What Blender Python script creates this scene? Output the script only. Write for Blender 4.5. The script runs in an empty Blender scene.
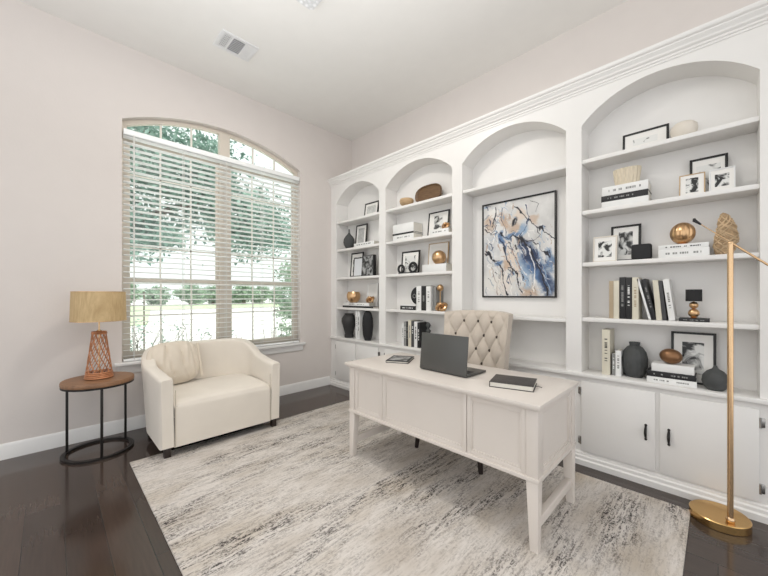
import bpy, bmesh, math, random
from mathutils import Vector, Matrix
import numpy as np
PI = math.pi
SC = bpy.context.scene
COL = SC.collection

# ------------------------------------------------------------------ camera, world, sun, exposure
cam_d = bpy.data.cameras.new('camera')
cam = bpy.data.objects.new('camera', cam_d); COL.objects.link(cam)
cam.location = (0, 0, 1.35)
cam.rotation_euler = (PI/2, 0, -PI/4)
cam_d.sensor_width = 36; cam_d.lens = 334/768*36
cam_d.shift_y = 7/768
cam_d.clip_start = 0.05; cam_d.clip_end = 500
SC.camera = cam

world = bpy.data.worlds.new('world'); SC.world = world
world.use_nodes = True
wn = world.node_tree.nodes; wl = world.node_tree.links
bg = wn['Background']
bg.inputs[0].default_value = (0.975, 0.985, 1.0, 1)
bg.inputs[1].default_value = 1.3

sun_d = bpy.data.lights.new('sun', 'SUN'); sun_d.energy = 3.2; sun_d.angle = 0.02
sun_d.color = (1, 0.96, 0.9)
sun = bpy.data.objects.new('sun', sun_d); COL.objects.link(sun)
sun.rotation_euler = Vector((-0.75, 0.12, -1.0)).to_track_quat('-Z', 'Y').to_euler()

# added up-light near the camera to brighten the ceiling; no such lamp stands here
fd = bpy.data.lights.new('added_ceiling_fill', 'AREA'); fd.shape = 'DISK'; fd.size = 1.2; fd.energy = 52; fd.spread = math.radians(135); fd.color = (.97, .985, 1)
ceil_fill = bpy.data.objects.new('added_ceiling_fill', fd); COL.objects.link(ceil_fill)
ceil_fill.location = (.1, 1.0, 1.9)
ceil_fill.rotation_euler = Vector((.12, .12, 1)).to_track_quat('-Z', 'Y').to_euler()

SC.view_settings.view_transform = 'Standard'
SC.view_settings.look = 'None'
SC.view_settings.gamma = 1
SC.view_settings.use_curve_mapping = False
SC.view_settings.exposure = 0.0

# ------------------------------------------------------------------ materials
MATS = {}
def lin(c):
    return tuple(((v/255+0.055)/1.055)**2.4 if v/255 > 0.04045 else v/255/12.92 for v in c)
def mat(name, rgb, rough=0.6, metal=0.0, var=0.04, vscale=6.0, bump=0.0, bscale=80.0, stretch=(1,1,1), sheen=0, coat=0, spec=None):
    if name in MATS: return MATS[name]
    m = bpy.data.materials.new(name); m.use_nodes = True
    nt = m.node_tree; b = nt.nodes['Principled BSDF']; L = nt.links
    c = lin(rgb)
    tc = nt.nodes.new('ShaderNodeTexCoord'); mp = nt.nodes.new('ShaderNodeMapping')
    mp.inputs['Scale'].default_value = stretch
    L.new(tc.outputs['Object'], mp.inputs[0])
    nz = nt.nodes.new('ShaderNodeTexNoise'); nz.inputs['Scale'].default_value = vscale; nz.inputs['Detail'].default_value = 4
    L.new(mp.outputs[0], nz.inputs[0])
    rp = nt.nodes.new('ShaderNodeValToRGB')
    rp.color_ramp.elements[0].position = .3; rp.color_ramp.elements[1].position = .7
    rp.color_ramp.elements[0].color = (*[max(0, v*(1-var)) for v in c], 1)
    rp.color_ramp.elements[1].color = (*[min(1, v*(1+var)) for v in c], 1)
    L.new(nz.outputs[0], rp.inputs[0]); L.new(rp.outputs[0], b.inputs['Base Color'])
    b.inputs['Roughness'].default_value = rough; b.inputs['Metallic'].default_value = metal
    if sheen: b.inputs['Sheen Weight'].default_value = sheen
    if coat: b.inputs['Coat Weight'].default_value = coat
    if spec is not None: b.inputs['Specular IOR Level'].default_value = spec
    if bump:
        n2 = nt.nodes.new('ShaderNodeTexNoise'); n2.inputs['Scale'].default_value = bscale; n2.inputs['Detail'].default_value = 3
        L.new(mp.outputs[0], n2.inputs[0])
        bp = nt.nodes.new('ShaderNodeBump'); bp.inputs['Strength'].default_value = bump; bp.inputs['Distance'].default_value = 0.01
        L.new(n2.outputs[0], bp.inputs['Height']); L.new(bp.outputs[0], b.inputs['Normal'])
    MATS[name] = m
    return m

M_wall = mat('wall_paint', (220, 213, 208), .85, var=.01, bump=.05, bscale=60)
M_ceil = mat('ceiling_paint', (234, 232, 228), .9, var=.01, bump=.05, bscale=60)
M_cab = mat('cabinet_paint', (234, 232, 229), .38, var=.01)
M_trim = mat('trim_paint', (235, 234, 232), .4, var=.01)
M_desk = mat('desk_paint', (220, 212, 204), .35, var=.012)
M_almond = mat('almond_vinyl', (212, 203, 190), .5, var=.02)
M_muntin = mat('muntin_vinyl', (224, 220, 210), .5, var=.02)
M_blind = mat('blind_slat', (251, 253, 252), .45, var=.01)
M_cord = mat('cord', (225, 225, 220), .8)
M_cream = mat('cream_upholstery', (226, 218, 206), .9, var=.03, vscale=4, bump=.12, bscale=350, sheen=.3)
M_cream2 = mat('cream_cushion', (220, 209, 193), .95, var=.03, bump=.15, bscale=350, sheen=.3)
M_seam = mat('seam', (186, 175, 160), .9)
M_linen = mat('linen', (198, 187, 174), .9, var=.03, bump=.15, bscale=400, sheen=.2)
M_button = mat('button', (72, 62, 54), .5)
M_dwood = mat('espresso_wood', (38, 28, 24), .35)
M_blackm = mat('black_metal', (34, 30, 28), .45, .3)
M_black = mat('black_frame', (22, 21, 21), .4)
M_blackmatte = mat('black_matte', (30, 30, 32), .7)
M_brass = mat('brass', (222, 188, 148), .26, 1.0, var=.03)
M_brassb = mat('brushed_brass', (214, 176, 118), .25, 1.0, var=.05, vscale=3, stretch=(40, 1, 1))
M_gold = mat('rose_gold', (210, 172, 130), .28, 1.0, var=.08)
M_bronze = mat('bronze', (140, 104, 74), .35, .7, var=.15)
M_slate = mat('slate_ceramic', (70, 72, 72), .65, var=.15, vscale=14, bump=.3, bscale=40)
M_charcoal = mat('charcoal_ceramic', (48, 47, 47), .6, var=.15, vscale=10, bump=.2, bscale=50)
M_rattan = mat('copper_rattan', (186, 128, 90), .45, .3, var=.2, vscale=30)
M_walnut = mat('walnut', (140, 104, 76), .5, var=.22, vscale=8, stretch=(1, 9, 1))
M_walnutd = mat('walnut_dark', (104, 78, 52), .5, var=.3, vscale=14, stretch=(1, 1, 10))
M_lightwood = mat('light_wood', (190, 160, 122), .55, var=.15, stretch=(1, 1, 8))
M_matboard = mat('mat_board', (236, 234, 230), .8, var=.01)
M_paper = mat('paper', (228, 224, 214), .9, var=.03, vscale=120, stretch=(1, 1, 1))
M_whiteb = mat('white_cover', (232, 232, 230), .5)
M_creamb = mat('cream_cover', (216, 210, 192), .6)
M_greyb = mat('grey_cover', (140, 140, 138), .6)
M_tanb = mat('tan_cover', (176, 158, 132), .6)
M_dgreyb = mat('dark_grey_cover', (66, 66, 68), .6)
M_blackb = mat('black_cover', (26, 26, 28), .45)
M_wmet = mat('white_metal', (226, 226, 226), .4)
M_ventshade = mat('vent_shade_black', (18, 18, 18), .9)
M_chrome = mat('aged_chrome', (170, 168, 165), .25, 1.0)
M_pew = mat('black_pewter', (52, 50, 50), .3, .8)
M_ceramic = mat('cream_ceramic', (222, 214, 202), .5)
M_ribbed = mat('ribbed_straw', (214, 202, 180), .8, var=.12, vscale=20, stretch=(6, 6, 1))
M_twig = mat('twig', (204, 178, 144), .8, var=.25, vscale=25, bump=.5, bscale=60)
M_laptop = mat('laptop_shell', (84, 84, 82), .38, .3, var=.02)
M_key = mat('laptop_keys', (34, 34, 36), .6)
M_screen = mat('screen_off', (14, 15, 18), .12)
M_leather = mat('black_leather', (58, 54, 52), .45, bump=.15, bscale=250)
M_white = mat('white_marble', (235, 235, 233), .35, var=.03)

def mat_nodes(name):
    m = bpy.data.materials.new(name); m.use_nodes = True; MATS[name] = m
    return m, m.node_tree, m.node_tree.nodes['Principled BSDF'], m.node_tree.links

# wood floor
M_floor, nt, b, L = mat_nodes('plank_floor')
tc = nt.nodes.new('ShaderNodeTexCoord'); mp = nt.nodes.new('ShaderNodeMapping')
mp.inputs['Rotation'].default_value = (0, 0, PI/2); mp.inputs['Location'].default_value = (0, -.058, 0)
L.new(tc.outputs['Object'], mp.inputs[0])
br = nt.nodes.new('ShaderNodeTexBrick'); br.inputs['Scale'].default_value = 1
br.inputs['Brick Width'].default_value = 1.5; br.inputs['Row Height'].default_value = .165
br.inputs['Mortar Size'].default_value = .0022; br.inputs['Mortar Smooth'].default_value = .3; br.offset = .37
br.inputs['Color1'].default_value = (*lin((56, 40, 31)), 1); br.inputs['Color2'].default_value = (*lin((74, 56, 45)), 1)
br.inputs['Mortar'].default_value = (*lin((26, 20, 17)), 1)
L.new(mp.outputs[0], br.inputs[0])
mp2 = nt.nodes.new('ShaderNodeMapping'); mp2.inputs['Scale'].default_value = (14, 1.0, 1); L.new(tc.outputs['Object'], mp2.inputs[0])
gr = nt.nodes.new('ShaderNodeTexNoise'); gr.inputs['Scale'].default_value = 5; gr.inputs['Detail'].default_value = 8; L.new(mp2.outputs[0], gr.inputs[0])
mx = nt.nodes.new('ShaderNodeMix'); mx.data_type = 'RGBA'; mx.blend_type = 'MULTIPLY'; mx.inputs[0].default_value = .55
L.new(br.outputs[0], mx.inputs[6]); L.new(gr.outputs[0], mx.inputs[7])
gm = nt.nodes.new('ShaderNodeBrightContrast'); gm.inputs[1].default_value = .02
L.new(mx.outputs[2], gm.inputs[0]); L.new(gm.outputs[0], b.inputs['Base Color'])
b.inputs['Roughness'].default_value = .13
bp = nt.nodes.new('ShaderNodeBump'); bp.inputs['Strength'].default_value = .25; bp.inputs['Distance'].default_value = .003; bp.invert = True
L.new(br.outputs['Fac'], bp.inputs['Height']); L.new(bp.outputs[0], b.inputs['Normal'])

# rug
M_rug, nt, b, L = mat_nodes('abstract_rug')
tc = nt.nodes.new('ShaderNodeTexCoord')
def rnoise(scale, sx, sy, det=5, rough=.6, dist=0):
    mp = nt.nodes.new('ShaderNodeMapping'); mp.inputs['Scale'].default_value = (sx, sy, 1); L.new(tc.outputs['Object'], mp.inputs[0])
    n = nt.nodes.new('ShaderNodeTexNoise'); n.inputs['Scale'].default_value = scale; n.inputs['Detail'].default_value = det
    n.inputs['Roughness'].default_value = rough; n.inputs['Distortion'].default_value = dist
    L.new(mp.outputs[0], n.inputs[0]); return n.outputs[0]
def ramp(src, stops):
    r = nt.nodes.new('ShaderNodeValToRGB')
    while len(r.color_ramp.elements) < len(stops): r.color_ramp.elements.new(.5)
    for e, (p, c) in zip(r.color_ramp.elements, stops):
        e.position = p; e.color = (*c, 1)
    L.new(src, r.inputs[0]); return r.outputs[0]
def mixc(f, a, bb, mode='MIX'):
    m = nt.nodes.new('ShaderNodeMix'); m.data_type = 'RGBA'; m.blend_type = mode
    for s, k in ((f, 0), (a, 6), (bb, 7)):
        if isinstance(s, (int, float)): m.inputs[k].default_value = s
        elif isinstance(s, tuple): m.inputs[k].default_value = (*s, 1)
        else: L.new(s, m.inputs[k])
    return m.outputs[2]
def mul(a, bb):
    m = nt.nodes.new('ShaderNodeMath'); m.operation = 'MULTIPLY'; L.new(a, m.inputs[0])
    if isinstance(bb, (int, float)): m.inputs[1].default_value = bb
    else: L.new(bb, m.inputs[1])
    return m.outputs[0]
base = ramp(rnoise(1.2, .8, 2.2, 4), [(.35, lin((196, 187, 177))), (.5, lin((218, 212, 206))), (.68, lin((194, 183, 169)))])
patch = ramp(rnoise(1.0, .55, 1.7, 4, .6), [(.38, (0, 0, 0)), (.54, (1, 1, 1))])
patch2 = ramp(rnoise(2.4, .5, 2.4, 3, .6), [(.36, (0, 0, 0)), (.56, (1, 1, 1))])
streak = ramp(rnoise(6, 1.1, 8, 8, .78, .3), [(.46, (0, 0, 0)), (.54, (1, 1, 1))])
fine = ramp(rnoise(75, .7, 1.1, 4, .8), [(.42, (.05, .05, .05)), (.54, (1, 1, 1))])
streak2 = ramp(rnoise(9, 1.0, 7, 8, .8), [(.46, (0, 0, 0)), (.64, (1, 1, 1))])
soft = mul(mul(streak2, fine), .75)
c1 = mixc(soft, base, lin((150, 141, 132)))
c2 = mixc(mul(mul(streak, mul(patch, patch2)), fine), c1, lin((60, 55, 54)))
L.new(c2, b.inputs['Base Color']); b.inputs['Roughness'].default_value = 1
b.inputs['Specular IOR Level'].default_value = .1
bp = nt.nodes.new('ShaderNodeBump'); bp.inputs['Strength'].default_value = .4; bp.inputs['Distance'].default_value = .004
L.new(rnoise(180, 1, 1, 2), bp.inputs['Height']); L.new(bp.outputs[0], b.inputs['Normal'])

def photo_mat(seed, scale=18, lo=.44, hi=.56, bgc=(225, 225, 222), fg=(28, 28, 28)):
    global nt, L
    n_ = 'photo_print_%d' % seed
    if n_ in MATS: return MATS[n_]
    m, nt2, b, L2 = mat_nodes(n_)
    tc = nt2.nodes.new('ShaderNodeTexCoord'); mp = nt2.nodes.new('ShaderNodeMapping')
    mp.inputs['Location'].default_value = (seed*3.7, seed*1.3, seed*2.1); L2.new(tc.outputs['Object'], mp.inputs[0])
    n = nt2.nodes.new('ShaderNodeTexNoise'); n.inputs['Scale'].default_value = scale; n.inputs['Detail'].default_value = 5
    n.inputs['Distortion'].default_value = 1.2
    L2.new(mp.outputs[0], n.inputs[0])
    r = nt2.nodes.new('ShaderNodeValToRGB'); e = r.color_ramp.elements
    e[0].position = lo; e[0].color = (*lin(fg), 1); e[1].position = hi; e[1].color = (*lin(bgc), 1)
    L2.new(n.outputs[0], r.inputs[0]); L2.new(r.outputs[0], b.inputs['Base Color']); b.inputs['Roughness'].default_value = .35
    return m

# burlap lamp shade
M_shade, nt, b, L = mat_nodes('burlap_shade')
tc = nt.nodes.new('ShaderNodeTexCoord')
w = ramp(rnoise(9, 1, 12, 4), [(.3, lin((190, 162, 118))), (.7, lin((216, 190, 146)))])
mp = nt.nodes.new('ShaderNodeMapping'); mp.inputs['Scale'].default_value = (1, 1, 1); L.new(tc.outputs['Object'], mp.inputs[0])
wv = nt.nodes.new('ShaderNodeTexWave'); wv.bands_direction = 'Z'; wv.inputs['Scale'].default_value = 60; wv.inputs['Distortion'].default_value = 2
L.new(mp.outputs[0], wv.inputs[0])
L.new(mixc(.15, w, wv.outputs[0], 'MULTIPLY'), b.inputs['Base Color'])
b.inputs['Roughness'].default_value = .7; b.inputs['Metallic'].default_value = .25

# glass
M_glass, nt, b, L = mat_nodes('window_glass')
nt.nodes.remove(b)
tr = nt.nodes.new('ShaderNodeBsdfTransparent'); tr.inputs[0].default_value = (.97, 1, .985, 1)
gl = nt.nodes.new('ShaderNodeBsdfGlossy'); gl.inputs['Roughness'].default_value = .02
ms = nt.nodes.new('ShaderNodeMixShader'); ms.inputs[0].default_value = .05
L.new(tr.outputs[0], ms.inputs[1]); L.new(gl.outputs[0], ms.inputs[2]); L.new(ms.outputs[0], nt.nodes['Material Output'].inputs[0])

# lit crystal
M_lit, nt, b, L = mat_nodes('lit_crystal')
tc = nt.nodes.new('ShaderNodeTexCoord')
vo = nt.nodes.new('ShaderNodeTexVoronoi'); vo.inputs['Scale'].default_value = 22; vo.inputs['Randomness'].default_value = .15; L.new(tc.outputs['Object'], vo.inputs[0])
cr = ramp(vo.outputs['Distance'], [(.15, (1, 1, 1)), (.5, (.55, .55, .54))])
L.new(cr, b.inputs['Emission Color']); b.inputs['Emission Strength'].default_value = .75; b.inputs['Base Color'].default_value = (.25, .25, .25, 1)

def leaf_mat(name, a, c2):
    m, nt2, b, L2 = mat_nodes(name)
    tc = nt2.nodes.new('ShaderNodeTexCoord'); n = nt2.nodes.new('ShaderNodeTexNoise'); n.inputs['Scale'].default_value = 1.7; n.inputs['Detail'].default_value = 6
    L2.new(tc.outputs['Object'], n.inputs[0])
    r = nt2.nodes.new('ShaderNodeValToRGB'); e = r.color_ramp.elements; e[0].position = .35; e[1].position = .65
    e[0].color = (*lin(a), 1); e[1].color = (*lin(c2), 1)
    L2.new(n.outputs[0], r.inputs[0]); L2.new(r.outputs[0], b.inputs['Base Color']); b.inputs['Roughness'].default_value = .6
    b.inputs['Transmission Weight'].default_value = 0
    return m
M_leaf = leaf_mat('hazed_tree_leaves', (96, 134, 120), (166, 196, 182))  # lightened towards teal: outdoor haze is put into the leaf colour
M_leaf2 = leaf_mat('hazed_shrub_leaves', (138, 164, 142), (188, 208, 184))  # paler still, with the haze of the distance in the colour itself
M_bark = mat('bark', (120, 110, 98), .9, var=.2)
M_palebark = mat('pale_bark', (128, 126, 120), .9, var=.1)
M_grass = mat('lawn_grass', (190, 206, 170), .9, var=.15, vscale=3)
M_conc = mat('street_concrete', (236, 234, 230), .9, var=.03)
M_brick = mat('pale_brick', (214, 200, 190), .9, var=.06, vscale=4)

# ------------------------------------------------------------------ mesh helpers
def box(bm, x0, x1, y0, y1, z0, z1, bev=0, seg=2):
    vs = [bm.verts.new(p) for p in ((x0,y0,z0),(x1,y0,z0),(x1,y1,z0),(x0,y1,z0),(x0,y0,z1),(x1,y0,z1),(x1,y1,z1),(x0,y1,z1))]
    fs = [bm.faces.new([vs[i] for i in f]) for f in ((3,2,1,0),(4,5,6,7),(0,1,5,4),(1,2,6,5),(2,3,7,6),(3,0,4,7))]
    if bev:
        es = list({e for f in fs for e in f.edges})
        bmesh.ops.bevel(bm, geom=es, offset=bev, segments=seg, profile=.5, affect='EDGES')
    return vs
def lathe(bm, prof, seg=32, cx=0, cy=0, sx=1, sy=1, fn=None, cap=True):
    rings = []
    for r, z in prof:
        ring = []
        for i in range(seg):
            a = 2*PI*i/seg; rr = r*(fn(a, z) if fn else 1)
            ring.append(bm.verts.new((cx+rr*math.cos(a)*sx, cy+rr*math.sin(a)*sy, z)))
        rings.append(ring)
    for j in range(len(rings)-1):
        for i in range(seg):
            k = (i+1) % seg
            bm.faces.new((rings[j][i], rings[j][k], rings[j+1][k], rings[j+1][i]))
    if cap:
        if prof[0][0] > 1e-5: bm.faces.new(list(reversed(rings[0])))
        if prof[-1][0] > 1e-5: bm.faces.new(rings[-1])
def tube(bm, pts, r, seg=8, closed=False):
    pts = [Vector(p) for p in pts]; n = len(pts); rings = []
    prev = None
    for i, p in enumerate(pts):
        if closed: t = pts[(i+1) % n]-pts[i-1]
        else: t = pts[min(i+1, n-1)]-pts[max(i-1, 0)]
        t.normalize()
        if prev is None:
            a = t.orthogonal().normalized()
        else:
            a = (prev-t*prev.dot(t)); a = a.normalized() if a.length > 1e-6 else t.orthogonal().normalized()
        prev = a; bb = t.cross(a)
        rr = r[i] if isinstance(r, (list, tuple)) else r
        rings.append([bm.verts.new(p+(a*math.cos(2*PI*k/seg)+bb*math.sin(2*PI*k/seg))*rr) for k in range(seg)])
    m = n if closed else n-1
    for j in range(m):
        A, B = rings[j], rings[(j+1) % n]
        for k in range(seg):
            q = (k+1) % seg
            bm.faces.new((A[k], A[q], B[q], B[k]))
    if not closed:
        bm.faces.new(list(reversed(rings[0]))); bm.faces.new(rings[-1])
def sphere(bm, c, r, sx=1, sy=1, sz=1, u=24, v=14, fn=None):
    prof = []
    top = None
    rings = []
    for j in range(1, v):
        ph = PI*j/v
        ring = []
        for i in range(u):
            a = 2*PI*i/u; k = fn(a, ph) if fn else 1
            ring.append(bm.verts.new((c[0]+r*k*math.sin(ph)*math.cos(a)*sx, c[1]+r*k*math.sin(ph)*math.sin(a)*sy, c[2]-r*math.cos(ph)*sz)))
        rings.append(ring)
    lo = bm.verts.new((c[0], c[1], c[2]-r*sz)); hi = bm.verts.new((c[0], c[1], c[2]+r*sz))
    for i in range(u):
        k = (i+1) % u
        bm.faces.new((lo, rings[0][k], rings[0][i])); bm.faces.new((hi, rings[-1][i], rings[-1][k]))
        for j in range(len(rings)-1): bm.faces.new((rings[j][i], rings[j][k], rings[j+1][k], rings[j+1][i]))
def prism(bm, pts, axis, a0, a1):
    """extrude 2D polygon along axis ('x': pts are (y,z); 'y': (x,z); 'z': (x,y))"""
    def mk(p, a):
        return {'x': (a, p[0], p[1]), 'y': (p[0], a, p[1]), 'z': (p[0], p[1], a)}[axis]
    A = [bm.verts.new(mk(p, a0)) for p in pts]; B = [bm.verts.new(mk(p, a1)) for p in pts]
    n = len(pts)
    bm.faces.new(A); bm.faces.new(list(reversed(B)))
    for i in range(n):
        k = (i+1) % n
        bm.faces.new((A[i], B[i], B[k], A[k]))
def grid(bm, nu, nv, fn, closeu=False):
    V = [[bm.verts.new(fn(i/(nu-1) if not closeu else i/nu, j/(nv-1))) for j in range(nv)] for i in range(nu)]
    for i in range(nu if closeu else nu-1):
        for j in range(nv-1):
            a = V[i]; b2 = V[(i+1) % nu]
            bm.faces.new((a[j], b2[j], b2[j+1], a[j+1]))
    return V
def BM(): return bmesh.new()
def rot(bm, ang, axis, c=(0,0,0), verts=None):
    bmesh.ops.rotate(bm, verts=verts or bm.verts[:], cent=c, matrix=Matrix.Rotation(ang, 3, axis))
def shift(bm, v): bmesh.ops.translate(bm, verts=bm.verts[:], vec=v)
def wloc(p):
    v = Vector((0, 0, 0))
    while p: v += p.location; p = p.parent
    return v
def part(name, bm, m, parent=None, world=False, label=None, kind=None, angle=35, flat=False):
    bmesh.ops.recalc_face_normals(bm, faces=bm.faces[:])
    if world and parent: shift(bm, -wloc(parent))
    me = bpy.data.meshes.new(name); bm.to_mesh(me); bm.free()
    if not flat:
        for p in me.polygons: p.use_smooth = True
        me.set_sharp_from_angle(angle=math.radians(angle))
    me.materials.append(m)
    o = bpy.data.objects.new(name, me); COL.objects.link(o); o.parent = parent
    if label: o['label'] = label
    if kind: o['kind'] = kind
    return o
def thing(name, label, cat, loc=(0,0,0), rz=0, group=None, kind=None):
    o = bpy.data.objects.new(name, None); COL.objects.link(o)
    o.empty_display_size = .1
    o.location = loc; o.rotation_euler = (0, 0, rz); o['label'] = label; o['category'] = cat
    if group: o['group'] = group
    if kind: o['kind'] = kind
    return o
def tag(o, label, cat, group=None, kind=None):
    o['label'] = label; o['category'] = cat
    if group: o['group'] = group
    if kind: o['kind'] = kind
    return o
def struct(name, bm, m, label=None, angle=35):
    o = part(name, bm, m, None, angle=angle); o['kind'] = 'structure'
    if label: o['label'] = label
    return o
FACE = -PI/2   # local -Y faces the room (-X) on the bookcase

# ------------------------------------------------------------------ room shell
WY = 4.151; WX = 3.426; CH = 3.82
XL = -2.4; YB = -2.6
bm = BM(); box(bm, XL, WX+.15, YB, WY+.16, -.12, 0); struct('floor', bm, M_floor, 'dark brown hardwood plank floor')
bm = BM(); box(bm, XL, WX+.15, YB, WY+.16, CH, CH+.15); struct('ceiling', bm, M_ceil, 'smooth off-white ceiling')
bm = BM(); box(bm, WX, WX+.15, YB, WY+.16, 0, CH); struct('wall_right', bm, M_wall, 'pale beige wall above the bookcase')
WX0, WX1, WZ0, WSP, WR = .502, 2.485, .69, 3.09, .235
def arcz(t, w, rise):   # t measured from the middle
    R = (w*w/4+rise*rise)/(2*rise)
    return math.sqrt(max(0, R*R-t*t))-(R-rise)
wmid = (WX0+WX1)/2; ww = WX1-WX0
bm = BM()
box(bm, XL, WX0, WY, WY+.16, 0, CH); box(bm, WX1, WX, WY, WY+.16, 0, CH); box(bm, WX0, WX1, WY, WY+.16, 0, WZ0-.03)
N = 40
def arcpts(x0, x1, base, rise, w, mid, n=N):
    return [(x0+(x1-x0)*i/n, base+arcz(x0+(x1-x0)*i/n-mid, w, rise)) for i in range(n+1)]
ap = arcpts(WX0, WX1, WSP, WR, ww, wmid)
prism(bm, ap+[(WX1, CH), (WX0, CH)], 'y', WY, WY+.16)
struct('wall_back', bm, M_wall, 'pale beige window wall')
# baseboards
def base_profile():
    return [(0, 0), (.016, 0), (.016, .085), (.012, .1), (.012, .112), (.004, .128), (0, .128)]
bm = BM(); prism(bm, [(WY-d, z) for d, z in base_profile()], 'x', XL, 2.985); struct('baseboard_back', bm, M_trim, 'white moulded baseboard under the window')
bm = BM(); prism(bm, [(WX-d, z) for d, z in base_profile()], 'y', YB, -.33); struct('baseboard_right', bm, M_trim)

# window
win = thing('window_1', 'arched double-hung window pair with almond frame', 'window', (wmid, WY+.1, WZ0), kind='structure')
FY0, FY1 = WY+.075, WY+.125
x0, x1 = WX0+.002, WX1-.002
bm = BM()
fw = .045
zj = WSP-fw*.6
box(bm, x0, x0+fw, FY0, FY1, WZ0-.005, zj); box(bm, x1-fw, x1, FY0, FY1, WZ0-.005, zj); box(bm, x0+fw, x1-fw, FY0+.001, FY1, WZ0-.005, WZ0+.05)
oa = arcpts(x0, x1, WSP, WR-.002, ww, wmid); ia = arcpts(x0+fw, x1-fw, WSP-fw*.6, WR-.012, ww-2*fw, wmid)
prism(bm, oa+[(x1, zj)]+ia[::-1]+[(x0, zj)], 'y', FY0, FY1)
box(bm, wmid-.06, wmid+.06, FY0-.01, FY1, WZ0, WSP+WR-.03)
box(bm, x0+fw, wmid-.06, FY0+.002, FY1, 2.955, 3.03); box(bm, wmid+.06, x1-fw, FY0+.002, FY1, 2.955, 3.03)
part('window_frame', bm, M_almond, win, world=True)
halves = [(x0+fw, wmid-.06), (wmid+.06, x1-fw)]
for (a, c) in halves:
    for (z0, z1, dy, nr) in ((WZ0+.05, 1.53, -.004, 2), (1.48, 2.955, .02, 4)):
        bm = BM(); s = .03; ya, yb = FY0+.01+dy, FY0+.03+dy
        box(bm, a, a+s, ya, yb, z0, z1); box(bm, c-s, c, ya, yb, z0, z1); box(bm, a+s, c-s, ya, yb, z0, z0+.035); box(bm, a+s, c-s, ya, yb, z1-.04, z1)
        sash = part('sash', bm, M_almond, win, world=True)
        bm = BM()
        for k in (1, 2):
            xx = a+(c-a)*k/3; box(bm, xx-.008, xx+.008, ya+.004, yb-.004, z0+.035, z1-.04)
        for k in range(1, nr):
            zz = z0+(z1-z0)*k/nr; box(bm, a+s, c-s, ya+.004, yb-.004, zz-.008, zz+.008)
        part('muntin', bm, M_muntin, sash, world=True)
        bm = BM(); box(bm, a+s, c-s, ya+.009, ya+.012, z0+.03, z1-.035); part('pane', bm, M_glass, sash, world=True)
    # arched lite
    def zt(x): return WSP-fw*.6+arcz(x-wmid, ww-2*fw, WR-.012)
    bm = BM()
    for k in (1, 2):
        xx = a+(c-a)*k/3; box(bm, xx-.009, xx+.009, FY0+.01, FY0+.03, 3.03, zt(xx))
    part('muntin', bm, M_muntin, win, world=True)
    bm = BM(); n = 14
    prism(bm, [(a, 3.03), (c, 3.03)]+[(c-(c-a)*i/n, max(3.031, zt(c-(c-a)*i/n))) for i in range(n+1)], 'y', FY0+.018, FY0+.021)
    part('pane', bm, M_glass, win, world=True)
# stool and apron
bm = BM(); box(bm, WX0-.06, WX1+.06, WY-.05, WY, WZ0-.035, WZ0-.005, .006); box(bm, WX0+.001, WX1-.001, WY, FY1, WZ0-.029, WZ0-.005)
prism(bm, [(WY, WZ0-.115), (WY-.014, WZ0-.115), (WY-.02, WZ0-.1), (WY-.02, WZ0-.06), (WY-.03, WZ0-.035), (WY, WZ0-.035)], 'x', WX0-.035, WX1+.035)
sill = part('window_sill', bm, M_trim, win, world=True)

# blind
blind = thing('window_blind', 'white wood-slat venetian blind lowered across the arched window', 'blind', (wmid, WY+.03, WZ0))
bx0, bx1 = WX0+.012, WX1-.012
bm = BM(); box(bm, bx0, bx1, WY-.005, WY+.055, 2.945, 3.0, .004); part('headrail', bm, M_blind, blind, world=True)
bm = BM(); tilt = math.radians(-9)
nsl = 40; zs0 = WZ0+.05; zs1 = 2.925
for i in range(nsl):
    z = zs0+(zs1-zs0)*i/(nsl-1); d = .025
    vs = box(bm, bx0, bx1, WY+.03-d, WY+.03+d, z-.0018, z+.0018)
    bmesh.ops.rotate(bm, verts=vs, cent=(0, WY+.03, z), matrix=Matrix.Rotation(tilt, 3, 'X'))
part('slats', bm, M_blind, blind, world=True)
bm = BM(); box(bm, bx0, bx1, WY+.005, WY+.055, WZ0, WZ0+.02, .003); part('bottom_rail', bm, M_blind, blind, world=True)
for fx in (.045, .27, .5, .73, .955):
    xx = bx0+(bx1-bx0)*fx; bm = BM()
    for yy in (WY+.003, WY+.057): box(bm, xx-.003, xx+.003, yy-.0008, yy+.0008, WZ0+.01, 2.95)
    part('ladder_cord', bm, M_cord, blind, world=True)
bm = BM(); tube(bm, [(bx0+.08, WY-.008, 2.95), (bx0+.08, WY-.008, 1.5)], .003, 6); part('tilt_wand', bm, M_cord, blind, world=True)

# ------------------------------------------------------------------ bookcase
BX = 3.015; BB = 3.23
bays = [(3.107, 4.015), (1.995, 2.988), (.888, 1.873), (-.178, .774)]
YE = -.31
bc = thing('built_in_bookcase', 'white built-in wall bookcase with four arched bays and lower cabinets', 'bookcase', (3.2, 1.9, 0))
bm = BM()
edges = [WY-.002, 4.015, 3.107, 2.988, 1.995, 1.873, .888, .774, -.178, YE]
for k in range(0, 10, 2): box(bm, BX, BB, edges[k+1], edges[k], .73, 3.0)
SPR, RISE = 2.705, .215
for (a, c) in bays:
    mid = (a+c)/2; w = c-a
    pts = arcpts(a, c, SPR, RISE, w, mid, 48)
    prism(bm, pts+[(c, 3.0), (a, 3.0)], 'x', BX, BB)
part('carcass', bm, M_cab, bc, world=True, angle=30)
bm = BM(); box(bm, BB, WX-.002, YE, WY-.002, 0, 3.0); part('back_panel', bm, M_cab, bc, world=True)
bm = BM(); box(bm, BX, BB, YE, WY-.002, .10, .70); box(bm, BX+.04, BB, YE+.02, WY-.002, 0, .099); part('cabinet_box', bm, M_cab, bc, world=True)
bm = BM()
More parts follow.
